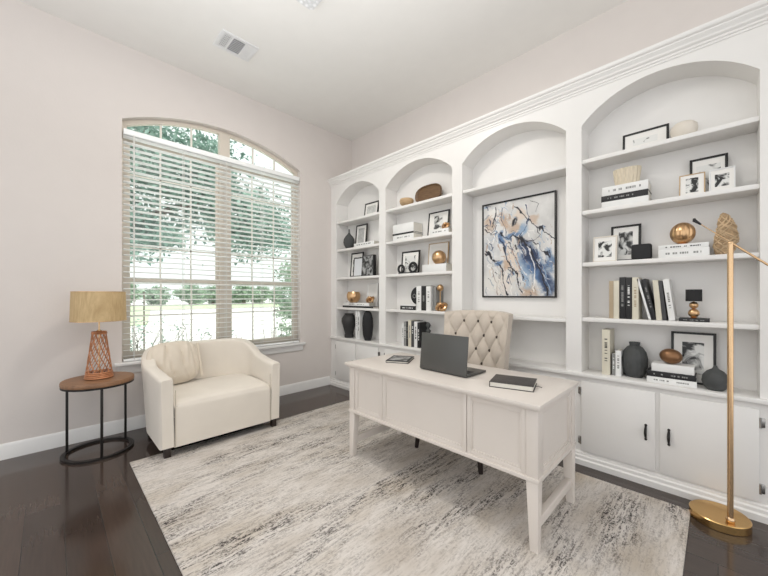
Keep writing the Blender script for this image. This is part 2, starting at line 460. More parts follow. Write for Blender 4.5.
for (a, c), zs in zip(bays, ((2.435, 2.025, 1.61, 1.17),)*2+((2.435, 1.155),)+((2.435, 2.025, 1.61, 1.17),)):
    for z in zs:
        bm = BM(); box(bm, BX+.012, BB, a, c, z-.032, z, .004)
        part('shelf', bm, M_cab, bc, world=True)
bm = BM(); box(bm, BX-.03, BB, YE-.01, WY-.002, .70, .73, .005)
part('counter', bm, M_cab, bc, world=True)
# crown
cp = [(BX, 2.965), (BX-.006, 2.965), (BX-.006, 2.978), (BX-.014, 2.984), (BX-.014, 2.996), (BX-.028, 3.006), (BX-.032, 3.018),
      (BX-.05, 3.038), (BX-.05, 3.046), (BX-.064, 3.054), (BX-.07, 3.066), (BX-.07, 3.078), (WX-.002, 3.078), (WX-.002, 3.001), (BX, 3.001)]
bm = BM(); prism(bm, cp, 'y', YE-.06, WY-.002); part('crown_moulding', bm, M_cab, bc, world=True, angle=20)
bp_ = [(BX+.04, 0), (BX-.032, 0), (BX-.032, .04), (BX-.022, .05), (BX-.022, .07), (BX-.012, .078), (BX-.012, .092), (BX, .10), (BX+.04, .10)]
bm = BM(); prism(bm, bp_, 'y', YE-.02, WY-.002); part('base_moulding', bm, M_cab, bc, world=True, angle=20)
for bi, (a, c) in enumerate(bays):
    m = (a+c)/2
    for (d0, d1, hy) in ((a+.003, m-.012, m-.06), (m+.014, c-.002, m+.065)):
        bm = BM()
        box(bm, BX-.018, BX, d0, d1, .112, .665, .004)
        d = part('door', bm, M_cab, bc, world=True)
        bm = BM()
        pts = [(BX-.018, hy, .33)]+[(BX-.018-.026*math.sin(PI*t/10), hy, .33+.09*t/10) for t in range(1, 10)]+[(BX-.018, hy, .42)]
        tube(bm, pts, [.006+.003*math.sin(PI*t/10) for t in range(11)], 8)
        lathe_y = []
        for zz in (.325, .425):
            sphere(bm, (BX-.019, hy, zz), .009, u=10, v=6)
        part('handle', bm, M_pew, d, world=True, label='black curved pull handle')
        out = d0 if hy < m else d1
        sgn = -1 if hy < m else 1
        for zz in (.19, .585):
            bm = BM(); box(bm, BX-.008, BX, min(out, out+sgn*.024), max(out, out+sgn*.024), zz-.028, zz+.028, .002)
            tube(bm, [(BX-.014, out+sgn*.004, zz-.03), (BX-.014, out+sgn*.004, zz+.03)], .006, 8)
            part('hinge', bm, M_chrome, d, world=True, label='exposed silver hinge')

# ------------------------------------------------------------------ ceiling fixtures
lt = thing('ceiling_light', 'square flush-mount crystal ceiling light, lit', 'ceiling light', (1.373, 2.24, CH))
bm = BM(); box(bm, -.18, .18, -.18, .18, -.015, 0, .004); part('canopy', bm, M_wmet, lt)
bm = BM()
pr = []
def rrect(hw, r, n=6):
    out = []
    for (cx, cy, a0) in ((hw-r, hw-r, 0), (-hw+r, hw-r, 90), (-hw+r, -hw+r, 180), (hw-r, -hw+r, 270)):
        for i in range(n+1):
            a = math.radians(a0+90*i/n); out.append((cx+r*math.cos(a), cy+r*math.sin(a)))
    return out
prism(bm, rrect(.205, .035), 'z', -.055, -.015)
part('diffuser', bm, M_lit, lt)
bm = BM()
for i in range(-3, 4):
    for j in range(-3, 4): sphere(bm, (i*.055, j*.055, -.055), .02, sz=.4, u=10, v=6)
part('crystals', bm, M_lit, lt)
ld = bpy.data.lights.new('ceiling_lamp_bulb', 'AREA'); ld.shape = 'SQUARE'; ld.size = .38; ld.energy = 26; ld.color = (1, .95, .88)
lo = bpy.data.objects.new('ceiling_lamp_bulb', ld); COL.objects.link(lo); lo.parent = lt; lo.location = (0, 0, -.1)

vt = thing('ceiling_vent', 'white rectangular air vent set in the ceiling', 'vent', (1.305, 3.38, CH))
bm = BM(); vx, vy = .175, .135
box(bm, -vx, vx, -vy, -vy+.03, -.01, 0, .003); box(bm, -vx, vx, vy-.03, vy, -.01, 0, .003)
box(bm, -vx, -vx+.035, -vy+.03, vy-.03, -.01, 0, .003); box(bm, vx-.035, vx, -vy+.03, vy-.03, -.01, 0, .003)
for xx in (-.065, .065): box(bm, xx-.008, xx+.008, -vy+.03, vy-.03, -.009, 0)
part('vent_frame', bm, M_wmet, vt)
bm = BM(); box(bm, -vx+.03, vx-.03, -vy+.02, vy-.02, -.001, 0); part('vent_shade_sheet', bm, M_ventshade, vt)  # flat black sheet on the ceiling, stands in for shade behind the louvres
bm = BM()
for k in range(9):
    yy = -.095+k*.0238
    vs = box(bm, -.057, .057, yy-.0018, yy+.0018, -.009, -.002); 
for s in (-1, 1):
    for k in range(5):
        xx = s*(.08+k*.0135)
        w_ = .0028 if s < 0 else .0055
        vs = box(bm, xx-w_, xx+w_, -.105, .105, -.0085, -.002)
    for k in range(7):
        yy = -.09+k*.03
        box(bm, min(s*.073, s*.14), max(s*.073, s*.14), yy-.003, yy+.003, -.0095, -.003)
part('louvres', bm, M_wmet, vt)

# ------------------------------------------------------------------ rug
rug = BM(); box(rug, .45, 2.82, .12, 3.33, .0, .012, .004)
shift(rug, (-1.635, -1.725, 0))
r_ = part('rug', rug, M_rug); r_.location = (1.635, 1.725, 0)
tag(r_, 'large cream area rug with grey and charcoal streaks under desk and armchair', 'rug')
RZ = .012

# ------------------------------------------------------------------ armchair
ac = thing('armchair', 'wide cream upholstered tub armchair with sloping arms under the window', 'armchair', (1.148, 3.60, 0))
HW, HD = .518, .43
def Upath(off):
    """outer outline offset inwards by off; returns list of (x,y,tangentparam)"""
    R = .34-min(off, .13)*.6; w = HW-off; d0 = -HD; d1 = HD+.02-off*1.1
    pts = []
    n1 = 22
    for i in range(n1+1): pts.append((-w, d0+(d1-R-d0)*i/n1))
    for i in range(1, 9):
        a = PI-PI/2*i/8; pts.append((-w+R+R*math.cos(a), d1-R+R*math.sin(a)))
    n2 = 14
    for i in range(1, n2): pts.append((-w+R+(2*w-2*R)*i/n2, d1))
    for i in range(0, 8):
        a = PI/2-PI/2*i/8; pts.append((w-R+R*math.cos(a), d1-R+R*math.sin(a)))
    for i in range(n1+1): pts.append((w, d1-R+(d0-d1+R)*i/n1))
    return pts
TA = .105
outer = Upath(0); inner = Upath(TA)
def sm(t): t = max(0, min(1, t)); return t*t*(3-2*t)
def armh(y): return .668+.03*sm((y+.35)/.4)+.155*sm((y+.0)/.36)
bm = BM()
rows = []
npt = len(outer)
for i in range(npt):
    o = Vector((*outer[i], 0)); n = Vector((*inner[i], 0)); 
    ce = (o+n)/2; y = o.y; H = armh(ce.y)
    endk = min(i, npt-1-i)
    ins = (.012 if endk == 0 else (.003 if endk == 1 else 0))
    half = (o-n)/2; hl = half.length; hd = half/hl
    sec = []
    zb = .085+ins
    def P(s, z): sec.append(Vector((ce.x, ce.y, 0))+hd*(s*(hl-ins))+Vector((0, 0, z)))
    P(1, zb); P(1.0, .2); P(1.0, .4); P(1.0, H-.16); P(1.0, H-.06)
    for k in range(0, 9):
        a = PI*k/8; cc = math.cos(a)
        P((abs(cc)**.6)*(1 if cc > 0 else -1), H-.035+.035*(math.sin(a)**.7)-ins)
    P(-1, H-.07); P(-1, H-.16); P(-1, .42); P(-1, .3); P(-1, zb)
    fl_ = .25+.75*sm((ce.y+HD)/.8)
    for v in sec:
        v.x += (1 if ce.x > 0 else -1)*min(1, abs(ce.x)/.4)*.055*fl_*max(0, v.z-.1)/.7
    rows.append([bm.verts.new(v) for v in sec])
for i in range(npt-1):
    for j in range(len(rows[0])-1): bm.faces.new((rows[i][j], rows[i+1][j], rows[i+1][j+1], rows[i][j+1]))
    bm.faces.new((rows[i][0], rows[i][-1], rows[i+1][-1], rows[i+1][0]))
bm.faces.new(rows[0]); bm.faces.new(rows[-1])
part('shell', bm, M_cream, ac, angle=50)
bm = BM()
sw = HW-TA+.006
def seatf(u, v):
    # u across, v along profile
    prof = [(-HD+.012, .085), (-HD+.008, .2), (-HD+.006, .33), (-HD+.008, .41), (-HD+.025, .447), (-HD+.06, .466), (-HD+.16, .476), (-HD+.35, .478), (-HD+.6, .468), (HD-.1, .45)]
    t = v*(len(prof)-1); k = min(int(t), len(prof)-2); fr = t-k
    y = prof[k][0]*(1-fr)+prof[k+1][0]*fr; z = prof[k][1]*(1-fr)+prof[k+1][1]*fr
    x = -sw+2*sw*u
    e = min(u, 1-u)
    if z > .42: z -= .02*max(0, 1-e/.06)**2
    return (x, y, z)
grid(bm, 30, 37, seatf)
part('seat', bm, M_cream, ac, angle=60)
bm = BM(); box(bm, -sw, sw, -HD+.02, HD-.08, .085, .1); part('seat_base', bm, M_blackmatte, ac)
for (lx, ly) in ((-.465, -.385), (.465, -.385), (-.44, .37), (.44, .37)):
    bm = BM(); zb = RZ if ly < -.3 else 0
    vs = box(bm, lx-.024, lx+.024, ly-.024, ly+.024, zb, .09, .003)
    part('leg', bm, M_dwood, ac)
for s in (-1, 1):
    bm = BM()
    tube(bm, [(s*(HW-TA), -HD+.004, z) for z in (.09, .2, .35, .45, .56)], .0025, 6)
    part('front_seam', bm, M_seam, ac)
    bm = BM()
    tube(bm, [(s*(HW-TA-.10+.03*(z-.1)), HD+.02-TA*1.1-.016, z) for z in (.46, .6, .75, .81)], .0028, 6)
    part('back_seam', bm, M_seam, ac)

# pleated cushion
cu = thing('cushion', 'cream pleated cushion leaning in the left corner of the armchair', 'cushion', (.885, 3.745, .478), math.radians(16))
bm = BM()
def cush(u, v):
    a = 2*PI*u; ph = PI*v
    ca, sa = math.cos(a), math.sin(a)
    q = .55
    X = (abs(ca)**q)*(1 if ca > 0 else -1)*math.sin(ph)**.55
    Y = sa*math.sin(ph)
    Zc = -math.cos(ph)
    Z = (abs(Zc)**.75)*(1 if Zc > 0 else -1)
    x = .25*X; z = .212+.21*Z
    edge = max(0, 1-abs(X)**4)*max(0, 1-abs(Z)**6)
    y = .075*Y*(.5+.5*edge)
    bend = x+.05*math.sin(z*7)
    y += -.03*(1 if Y < 0 else 0)*(1.6*abs(math.sin(bend*26+z*3.5))**.6-.8+.3*math.sin(bend*83-z*9))*edge*abs(Y)**.5
    x += .03*(z-.2)
    return (x, y, z)
grid(bm, 120, 40, cush, closeu=True)
rot(bm, math.radians(-16), 'X')
bmesh.ops.remove_doubles(bm, verts=bm.verts[:], dist=.0005)
part('cushion_body', bm, M_cream2, cu, angle=80)
bm = BM()
tube(bm, [(.24+.03*(z-.2), -.03, z) for z in [.03+.038*i for i in range(10)]], .014, 8)
rot(bm, math.radians(-16), 'X')
part('edge_fold', bm, M_cream2, cu)

# ------------------------------------------------------------------ side table + lamp
tx, ty = .30, 3.80
st = thing('side_table', 'round walnut-topped side table with thin black metal legs', 'side table', (tx, ty, 0))
bm = BM(); lathe(bm, [(.232, .592), (.245, .594), (.247, .60), (.247, .622), (.243, .63)], 64); part('tabletop', bm, M_walnut, st)
bm = BM(); lathe(bm, [(.212, .578), (.245, .578), (.245, .5915), (.212, .5915), (.212, .578)], 64, cap=False)
part('rim', bm, M_blackm, st)
for k, a in enumerate((30, 150, 270)):
    ra = math.radians(a); lx, ly = .229*math.cos(ra), .229*math.sin(ra)
    bm = BM(); vs = box(bm, lx-.009, lx+.009, ly-.009, ly+.009, .018, .58, .001); part('leg', bm, M_blackm, st)
bm = BM(); pr_ = [(.215, 0), (.245, 0), (.245, .018), (.215, .018), (.215, 0)]; lathe(bm, pr_, 64, cap=False); part('base_ring', bm, M_blackm, st)

tl = thing('table_lamp', 'table lamp with copper lattice base and burlap drum shade', 'lamp', (.302, 3.80, .63))
bm = BM()
def lr(t): return .092*(1-t)+.047*t
Hl = .40
for s in (-1, 1):
    for k in range(11):
        a0 = 2*PI*k/11
        tube(bm, [((lr(t/16))*math.cos(a0+s*t/16*2.1), (lr(t/16))*math.sin(a0+s*t/16*2.1), .02+(Hl-.03)*t/16) for t in range(17)], .0034, 5)
for zz, rr, tr_ in ((.012, .094, .008), (.026, .092, .007), (.04, .09, .006), (.053, .088, .006), (Hl-.012, .05, .006), (Hl, .047, .007)):
    tube(bm, [(rr*math.cos(2*PI*i/40), rr*math.sin(2*PI*i/40), zz) for i in range(40)], tr_, 6, closed=True)
part('lattice_base', bm, M_rattan, tl)
bm = BM(); lathe(bm, [(.0, .004), (.085, .004), (.085, .01), (.0, .01)], 32, cap=False); part('foot', bm, M_rattan, tl)
bm = BM(); tube(bm, [(0, 0, .01), (0, 0, .56)], .006, 10); lathe(bm, [(.018, Hl), (.02, Hl+.01), (.008, Hl+.02)], 20)
for a in (0, 2*PI/3, 4*PI/3): tube(bm, [(0, 0, .735), (.183*math.cos(a), .183*math.sin(a), .735)], .002, 6)
tube(bm, [(0, 0, .55), (0, 0, .735)], .004, 8)
part('stem', bm, M_brass, tl)
bm = BM(); lathe(bm, [(.19, .495), (.183, .75), (.180, .75), (.187, .495), (.19, .495)], 64, cap=False)
part('lamp_shade', bm, M_shade, tl)
for zz, rr in ((.498, .1905), (.748, .1835)):
    bm = BM(); tube(bm, [(rr*math.cos(2*PI*i/64), rr*math.sin(2*PI*i/64), zz) for i in range(64)], .0028, 5, closed=True)
    part('shade_trim', bm, M_brass, tl)

# ------------------------------------------------------------------ desk
DX0, DX1, DY0, DY1, DT = 1.745, 2.44, .635, 2.215, .788
ds = thing('desk', 'off-white panelled writing desk with open tapered legs in the room centre', 'desk', ((DX0+DX1)/2, (DY0+DY1)/2, 0))
bm = BM(); box(bm, DX0, DX1, DY0, DY1, DT-.024, DT, .004); box(bm, DX0+.014, DX1-.014, DY0+.014, DY1-.014, DT-.036, DT-.024, .004)
part('desktop', bm, M_desk, ds, world=True)
FX = 1.775; BXD = 2.41; SY0 = .655; SY1 = 2.185
AB = .375; AT = DT-.036
pw = .062
# posts/legs
for (px, sx) in ((FX, 1), (BXD, -1)):
    for (py, sy) in ((SY0, 1), (SY1, -1)):
        bm = BM()
        x0, x1 = sorted((px, px+sx*pw)); y0, y1 = sorted((py, py+sy*pw))
        box(bm, x0, x1, y0, y1, AB, AT, .002)
        vs = box(bm, x0, x1, y0, y1, RZ, AB, .002)
        for v in bm.verts:
            if v.co.z < RZ+.01:
                v.co.x = px+(v.co.x-px)*.68; v.co.y = py+(v.co.y-py)*.68
        part('leg', bm, M_desk, ds, world=True)
# front: three framed panels
fy = [SY0+pw, 1.075, 1.8, SY1-pw]
def framed(bm, axis, p, s, a0, a1, z0, z1, rail=.045):
    """recessed panel with stepped frame. axis 'x': plane at x=p facing s*x, spans y a0..a1; axis 'y' likewise"""
    def bx_(d0, d1, b0, b1, zz0, zz1, bev=0):
        q0, q1 = sorted((p+s*d0, p+s*d1))
        if axis == 'x': box(bm, q0, q1, b0, b1, zz0, zz1, bev)
        else: box(bm, b0, b1, q0, q1, zz0, zz1, bev)
    bx_(-.03, -.010, a0, a1, z0, z1)
    bx_(-.015, 0, a0, a0+rail, z0, z1, .0015); bx_(-.015, 0, a1-rail, a1, z0, z1, .0015)
    bx_(-.015, 0, a0+rail, a1-rail, z0, z0+rail, .0015); bx_(-.015, 0, a0+rail, a1-rail, z1-rail, z1, .0015)
    t = .009
    for (b0, b1, c0, c1) in ((a0+rail, a0+rail+t, z0+rail, z1-rail), (a1-rail-t, a1-rail, z0+rail, z1-rail), (a0+rail+t, a1-rail-t, z0+rail, z0+rail+t), (a0+rail+t, a1-rail-t, z1-rail-t, z1-rail)):
        bx_(-.012, -.003, b0, b1, c0, c1, .002)
for k in range(3):
    bm = BM(); framed(bm, 'x', FX+.006, -1, fy[k]+.002, fy[k+1]-.002, AB+.02, AT-.002, .026)
    part('front_panel', bm, M_desk, ds, world=True)
for (py, s) in ((SY0+.006, -1), (SY1-.006, 1)):
    bm = BM(); framed(bm, 'y', py, s, FX+pw, BXD-pw, AB+.02, AT-.002, .03); part('side_panel', bm, M_desk, ds, world=True)
bm = BM()
box(bm, FX-.006, FX+.03, SY0-.006, SY1+.006, AB-.0, AB+.022, .003); box(bm, FX+.031, BXD, SY0-.006, SY0+.03, AB, AB+.022, .003); box(bm, FX+.031, BXD, SY1-.03, SY1+.006, AB, AB+.022, .003)
part('bottom_rail', bm, M_desk, ds, world=True)
for (a, c) in ((SY0+.03, 1.05), (1.9, SY1-.03)):
    bm = BM(); box(bm, FX+.03, BXD-.02, a, c, AB+.005, AB+.02); box(bm, FX+.03, BXD-.02, (a if a > 1.5 else c-.018), (a+.018 if a > 1.5 else c), AB, AT)
    part('pedestal', bm, M_desk, ds, world=True)
    for (z0, z1) in ((AB+.03, .565), (.57, AT-.005)):
        bm = BM(); box(bm, BXD-.02, BXD, a+.035, c-.005, z0, z1, .002)
        dr = part('drawer', bm, M_desk, ds, world=True)
        bm = BM(); sphere(bm, (BXD+.012, (a+c)/2, (z0+z1)/2), .012, u=12, v=8); part('knob', bm, M_chrome, dr, world=True)
for (py, s) in ((SY0, 1), (SY1, -1)):
    bm = BM(); y0, y1 = sorted((py+s*.01, py+s*.045)); box(bm, FX+.03, BXD-.03, y0, y1, .115, .17, .003); part('stretcher', bm, M_desk, ds, world=True)

# ------------------------------------------------------------------ office chair
CY = 1.575
oc = thing('desk_chair', 'beige button-tufted chair with dark tapered legs tucked behind the desk', 'chair', (2.5, CY, RZ), FACE)
# local: +x -> world -y ; +y -> world +x ; facing -y (world -x)
bm = BM()
BWd, BHt = .325, .68
zb0 = .50
def backy(x, z): return .235+.11*((z-zb0)/BHt)-.09*(abs(x)/BWd)**2.2*(.35+.65*min(1, (z-.4)/.5))
def bf(u, v):
    x = -BWd*(1-.12*(1-v))+2*BWd*(1-.12*(1-v))*u; z = .40+(1.192-.40)*v - .02*abs(2*u-1)**4*v
    y = backy(x, z)
    a = (x+.07*0)/.14+(z-1.095)/.25; b2 = x/.14-(z-1.095)/.25
    e = min(1, min(u, 1-u)/.1)*min(1, (1-v)/.06)
    zfade = 1 if z > .62 else max(0, (z-.5)/.12)
    bl = (abs(math.sin(PI*a))*abs(math.sin(PI*b2)))**.45
    return (x, y-.012-.036*bl*e*zfade-.012*(1-zfade), z)
V1 = grid(bm, 90, 90, bf)
def bb_(u, v):
    p = bf(u, v); x, z = p[0], p[2]
    return (x*1.0, backy(x, z)+.075, z)
V2 = grid(bm, 90, 90, bb_)
n = 90
def link(a, c):
    for i in range(len(a)-1): bm.faces.new((a[i], a[i+1], c[i+1], c[i]))
link(V1[0], V2[0]); link(V1[-1], V2[-1]); link([V1[i][0] for i in range(n)], [V2[i][0] for i in range(n)]); link([V1[i][-1] for i in range(n)], [V2[i][-1] for i in range(n)])
back = part('backrest', bm, M_linen, oc, angle=55)
for rz_, offs in ((1.095, (-.21, -.07, .07, .21)), (.97, (-.14, 0, .14, .27)), (.845, (-.21, -.07, .07, .21)), (.72, (-.14, 0, .14))):
    for xo in offs:
        # buttons sit on lattice points
        k = round(xo/.14-(.5 if rz_ in (.97, .72) else 0))
        xx = .14*k+(.07 if rz_ in (.97, .72) else 0)
        if abs(xx) > .285: continue
        bm = BM(); sphere(bm, (xx, backy(xx, rz_)-.017, rz_), .0135, sy=.6, u=12, v=8)
        part('button', bm, M_button, back, label='dark brown tufting button')
bm = BM(); box(bm, -.275, .275, -.24, .26, .36, .475, .04, 4)
part('seat', bm, M_linen, oc, angle=60)
for (lx, ly) in ((-.30, -.22), (.32, -.22), (-.27, .26), (.27, .26)):
    bm = BM(); sx, sy = (1 if lx > 0 else -1), (1 if ly > 0 else -1)
    tube(bm, [(lx*.86, ly*.9, .37), (lx, ly, .0)], [.032, .017], 14)
    part('leg', bm, M_dwood, oc)

# ------------------------------------------------------------------ things on the desk
lp = thing('laptop', 'open dark grey laptop with its lid back to the room', 'laptop', (1.99, 1.40, DT), math.radians(-92))
# local +x -> world -y (approx); local +y -> world +x. screen faces +y
bm = BM(); box(bm, -.205, .205, 0.0, .25, .004, .018, .003); lb = part('base', bm, M_laptop, lp)
bm = BM()
for r in range(5):
    for c in range(13):
        xx = -.175+c*.0285; yy = .03+r*.024; box(bm, xx-.012, xx+.012, yy-.0105, yy+.0105, .018, .0195)
part('keyboard', bm, M_key, lb)
bm = BM(); box(bm, -.06, .06, .16, .235, .018, .0186); part('touchpad', bm, M_key, lb)
bm = BM(); box(bm, -.205, .205, -.009, 0.0, .0, .27, .003); shift(bm, (0, 0, .008)); rot(bm, math.radians(-6), 'X', (0, 0, .01)); ld_ = part('lid', bm, M_laptop, lp)
bm = BM(); box(bm, -.195, .195, 0.0, .001, .02, .26); shift(bm, (0, 0, .008)); rot(bm, math.radians(-6), 'X', (0, 0, .01)); part('screen', bm, M_screen, ld_)
bm = BM(); tube(bm, [(-.17, 0, .012), (.17, 0, .012)], .007, 8); part('hinge', bm, M_key, lp)
bm = BM()
for (xx, yy) in ((-.18, .02), (.18, .02), (-.18, .235), (.18, .235)): box(bm, xx-.01, xx+.01, yy-.006, yy+.006, 0, .004)
part('rubber_foot', bm, M_key, lp)

def notebook(name, label, loc, rz, W, D, T, cover, cat='notebook', pm=M_paper):
    t = thing(name, label, cat, loc, rz)
    bm = BM(); box(bm, -W/2, W/2, -D/2, D/2, 0, .004, .001); box(bm, -W/2, W/2, -D/2, D/2, T-.004, T, .001); box(bm, -W/2, -W/2+.004, -D/2, D/2, .0041, T-.0041)
    part('cover', bm, cover, t)
    bm = BM(); box(bm, -W/2+.004, W/2-.006, -D/2+.005, D/2-.005, .004, T-.004); part('pages', bm, pm, t)
    return t
ang = math.atan2(.755-.9945, 1.967-1.90)
nb = notebook('notebook', 'thick black leather notebook lying at the right end of the desk', (2.04, .90, DT), ang, .25, .215, .034, M_leather)
bm = BM(); tube(bm, [(.126, .03, .004), (.14, .028, .006), (.16, .02, .002)], .002, 5); part('ribbon', bm, M_blackb, nb)
mg = notebook('magazine', 'dark magazine with a grey picture cover left of the laptop', (2.13, 1.93, DT), math.radians(-62), .19, .25, .018, M_blackb, 'magazine')
bm = BM(); box(bm, -.08, .075, -.1, .09, .018, .0185); part('cover_picture', bm, photo_mat(3, 14, .4, .7, (190, 190, 188), (60, 60, 60)), mg)

# ------------------------------------------------------------------ floor lamp
fl = thing('floor_lamp', 'brushed gold floor lamp with round base and slanted swing arm', 'floor lamp', (2.83, -.005, 0))
bm = BM(); lathe(bm, [(.130, 0), (.134, .003), (.134, .044), (.130, .048), (0, .048)], 64); part('base', bm, M_brassb, fl)
px_, py_ = -.07, -.045
bm = BM(); tube(bm, [(px_, py_, .047), (px_, py_, 1.646)], .0135, 20); pole = part('pole', bm, M_brass, fl)
bm = BM(); sphere(bm, (px_, py_, .06), .021, u=16, v=10); part('joint', bm, M_brass, fl)
def armp(t): # t = world y
    return (px_, t+.005, 1.80-(.10-t)*.98)
bm = BM(); tube(bm, [armp(.075), armp(-.05)], .0028, 8); part('rod', bm, M_brass, fl)
bm = BM(); tube(bm, [armp(-.062), armp(-.62)], .0058, 12); part('arm', bm, M_brass, fl)
bm = BM(); p0 = Vector(armp(.102)); p1 = Vector(armp(.072)); tube(bm, [p0+Vector((0, .0, .012)), p0, p1], [.006, .010, .005], 10); part('counterweight', bm, M_blackmatte, fl, label='black end knob')
bm = BM(); ph = Vector(armp(-.62)); lathe(bm, [(.02, .05), (.03, .045), (.075, -.06), (.072, -.06), (.028, .04), (.0, .045)], 32, cap=False); shift(bm, ph); part('lamp_head', bm, M_brass, fl)
bm = BM(); sphere(bm, (px_, py_, 1.646), .0145, u=16, v=8); part('cap', bm, M_brass, fl)

# ------------------------------------------------------------------ shelf objects
def marks(bm, x0, x1, z0, z1, y, vertical, seed, dens=.65):
    rnd = random.Random(seed)
    if vertical:
        p = z0; cw = (x1-x0)
        while p < z1:
            l = rnd.uniform(.004, .012)
            if rnd.random() < dens: box(bm, x0+cw*.1, x1-cw*.1, y-.0004, y, p, min(z1, p+l))
            p += l+.003
    else:
        p = x0
        while p < x1:
            l = rnd.uniform(.004, .012)
            if rnd.random() < dens: box(bm, p, min(x1, p+l), y-.0004, y, z0, z1)
            p += l+.003

def SX(x): return 3.03+(x-3.04)*.5      # shelf depth positions
def fit(x, *ys):
    k = SX(x)/x
    return (SX(x), k)+tuple(y*k for y in ys)
def SXY(x, y, z): return (SX(x), y*SX(x)/x, z)
def standing_book(label, x, y, z, w, h, d, cover, group, title=None, lean=0, seed=1):
    """x = front (spine) plane, y = centre"""
    x, k, y = fit(x, y); w *= k; d = min(d, 3.222-x)
    t = thing('book', label, 'book', (x+d/2, y, z), FACE, group)
    bm = BM(); c = min(.003, w*.12)
    box(bm, -w/2, w/2, -d/2, -d/2+c, 0, h, .0008); box(bm, -w/2, -w/2+c, -d/2+c, d/2, 0, h); box(bm, w/2-c, w/2, -d/2+c, d/2, 0, h)
    bp2 = BM(); box(bp2, -w/2+c, w/2-c, -d/2+c, d/2-.005, .003, h-.004)
    bt = None
    if title:
        bt = BM(); marks(bt, -w*.22, w*.22, h*.3, h*.8, -d/2, True, seed)
    for q in (bm, bp2, bt):
        if q and lean:
            piv = (w/2 if lean > 0 else -w/2, 0, 0)
            rot(q, lean, 'Y', piv)
    part('cover', bm, cover, t); part('pages', bp2, M_paper, t)
    if bt: part('spine_title', bt, title, t)
    return t
def flat_book(label, x, y, z, W, D, T, cover, group, title=None, rz=0, seed=1):
    x, k, y = fit(x, y); W *= k; D = min(D, 3.222-x)
    t = thing('book', label, 'book', (x+D/2, y, z), FACE+rz, group)
    bm = BM(); c = .003
    box(bm, -W/2, W/2, -D/2+c, D/2, 0, c); box(bm, -W/2, W/2, -D/2+c, D/2, T-c, T); box(bm, -W/2, W/2, -D/2, -D/2+c, 0, T, .0008)
    part('cover', bm, cover, t)
    bm = BM(); box(bm, -W/2+.004, W/2-.004, -D/2+c, D/2-.004, c, T-c); part('pages', bm, M_paper, t)
    if title:
        bm = BM(); marks(bm, -W*.35, W*.35, T*.38, T*.62, -D/2, False, seed); part('spine_title', bm, title, t)
    return t
def frame(label, x, y0, y1, z, h, fmat, pmat, border=.012, mat_w=.03, lean=6, group=None, thick=.014, rz=0, easel=False, matm=None):
    """leaning/standing picture; x = bottom front plane"""
    x, k, y0, y1 = fit(x, y0, y1); h = 1.35+(z+h-1.35)*k-z
    w = y1-y0
    lean = min(lean, math.degrees(math.atan(max(.001, (3.226-x-thick)/h))))
    t = thing('picture_frame', label, 'picture frame', (x, (y0+y1)/2, z), FACE+rz, group)
    H = h/math.cos(math.radians(lean))
    b1 = BM(); q = border
    box(b1, -w/2, -w/2+q, 0, thick, 0, H, .0012); box(b1, w/2-q, w/2, 0, thick, 0, H, .0012)
    box(b1, -w/2+q, w/2-q, 0, thick, 0, q, .0012); box(b1, -w/2+q, w/2-q, 0, thick, H-q, H, .0012)
    b2 = BM(); box(b2, -w/2+q, w/2-q, .004, thick-.001, q, H-q)
    b3 = BM(); mw, mh = (mat_w if isinstance(mat_w, tuple) else (mat_w, mat_w))
    box(b3, -w/2+q+mw, w/2-q-mw, .0034, .004, q+mh, H-q-mh)
    for b_ in (b1, b2, b3): rot(b_, -math.radians(lean), 'X')
    part('frame', b1, fmat, t); part('mat_board', b2, matm or M_matboard, t); part('photograph', b3, pmat, t)
    if easel or lean:
        # strut behind touches the shelf
        b4 = BM(); hh = h*.55; bk = hh*math.tan(math.radians(lean))+thick
        ft = min(bk+.03+hh*.12, 3.226-x)
        prism(b4, [(bk-.001, hh), (ft, .0), (ft-.004, 0), (bk-.004, hh-.004)], 'x', -.015, .015)
        part('easel_strut', b4, M_blackmatte, t)
    return t
def knot(name, label, x, y, z, s, m, cat='ornament', p=2, q=3, group=None, sz=1):
    x, k, y = fit(x, y)
    t = thing(name, label, cat, (x, y, z), FACE, group)
    bm = BM(); n = 90; pts = []
    for i in range(n):
        a = 2*PI*i/n; r = s*(1+.45*math.cos(q*a))*.62
        pts.append((r*math.cos(p*a), r*math.sin(p*a)*.75, s*.62*math.sin(q*a)*.8*sz))
    tube(bm, pts, s*.24, 10, closed=True)
    zmin = min(v.co.z for v in bm.verts); shift(bm, (0, 0, -zmin))
    part('loops', bm, m, t)
    return t
def vase(name, label, x, y, z, prof, m, cat='vase', seg=40, sx=1, sy=1, fn=None, inner=True, neckm=None):
    o_bm = BM(); lathe(o_bm, prof, seg, sx=sx, sy=sy, fn=fn, cap=False)
    x, k, y = fit(x, y); t = part(name, o_bm, m, None, angle=60); t.location = (x, y, z); t.rotation_euler = (0, 0, FACE); tag(t, label, cat)
    return t

A, B, C, D, K = 2.4352, 2.0252, 1.6102, 1.1702, .7302
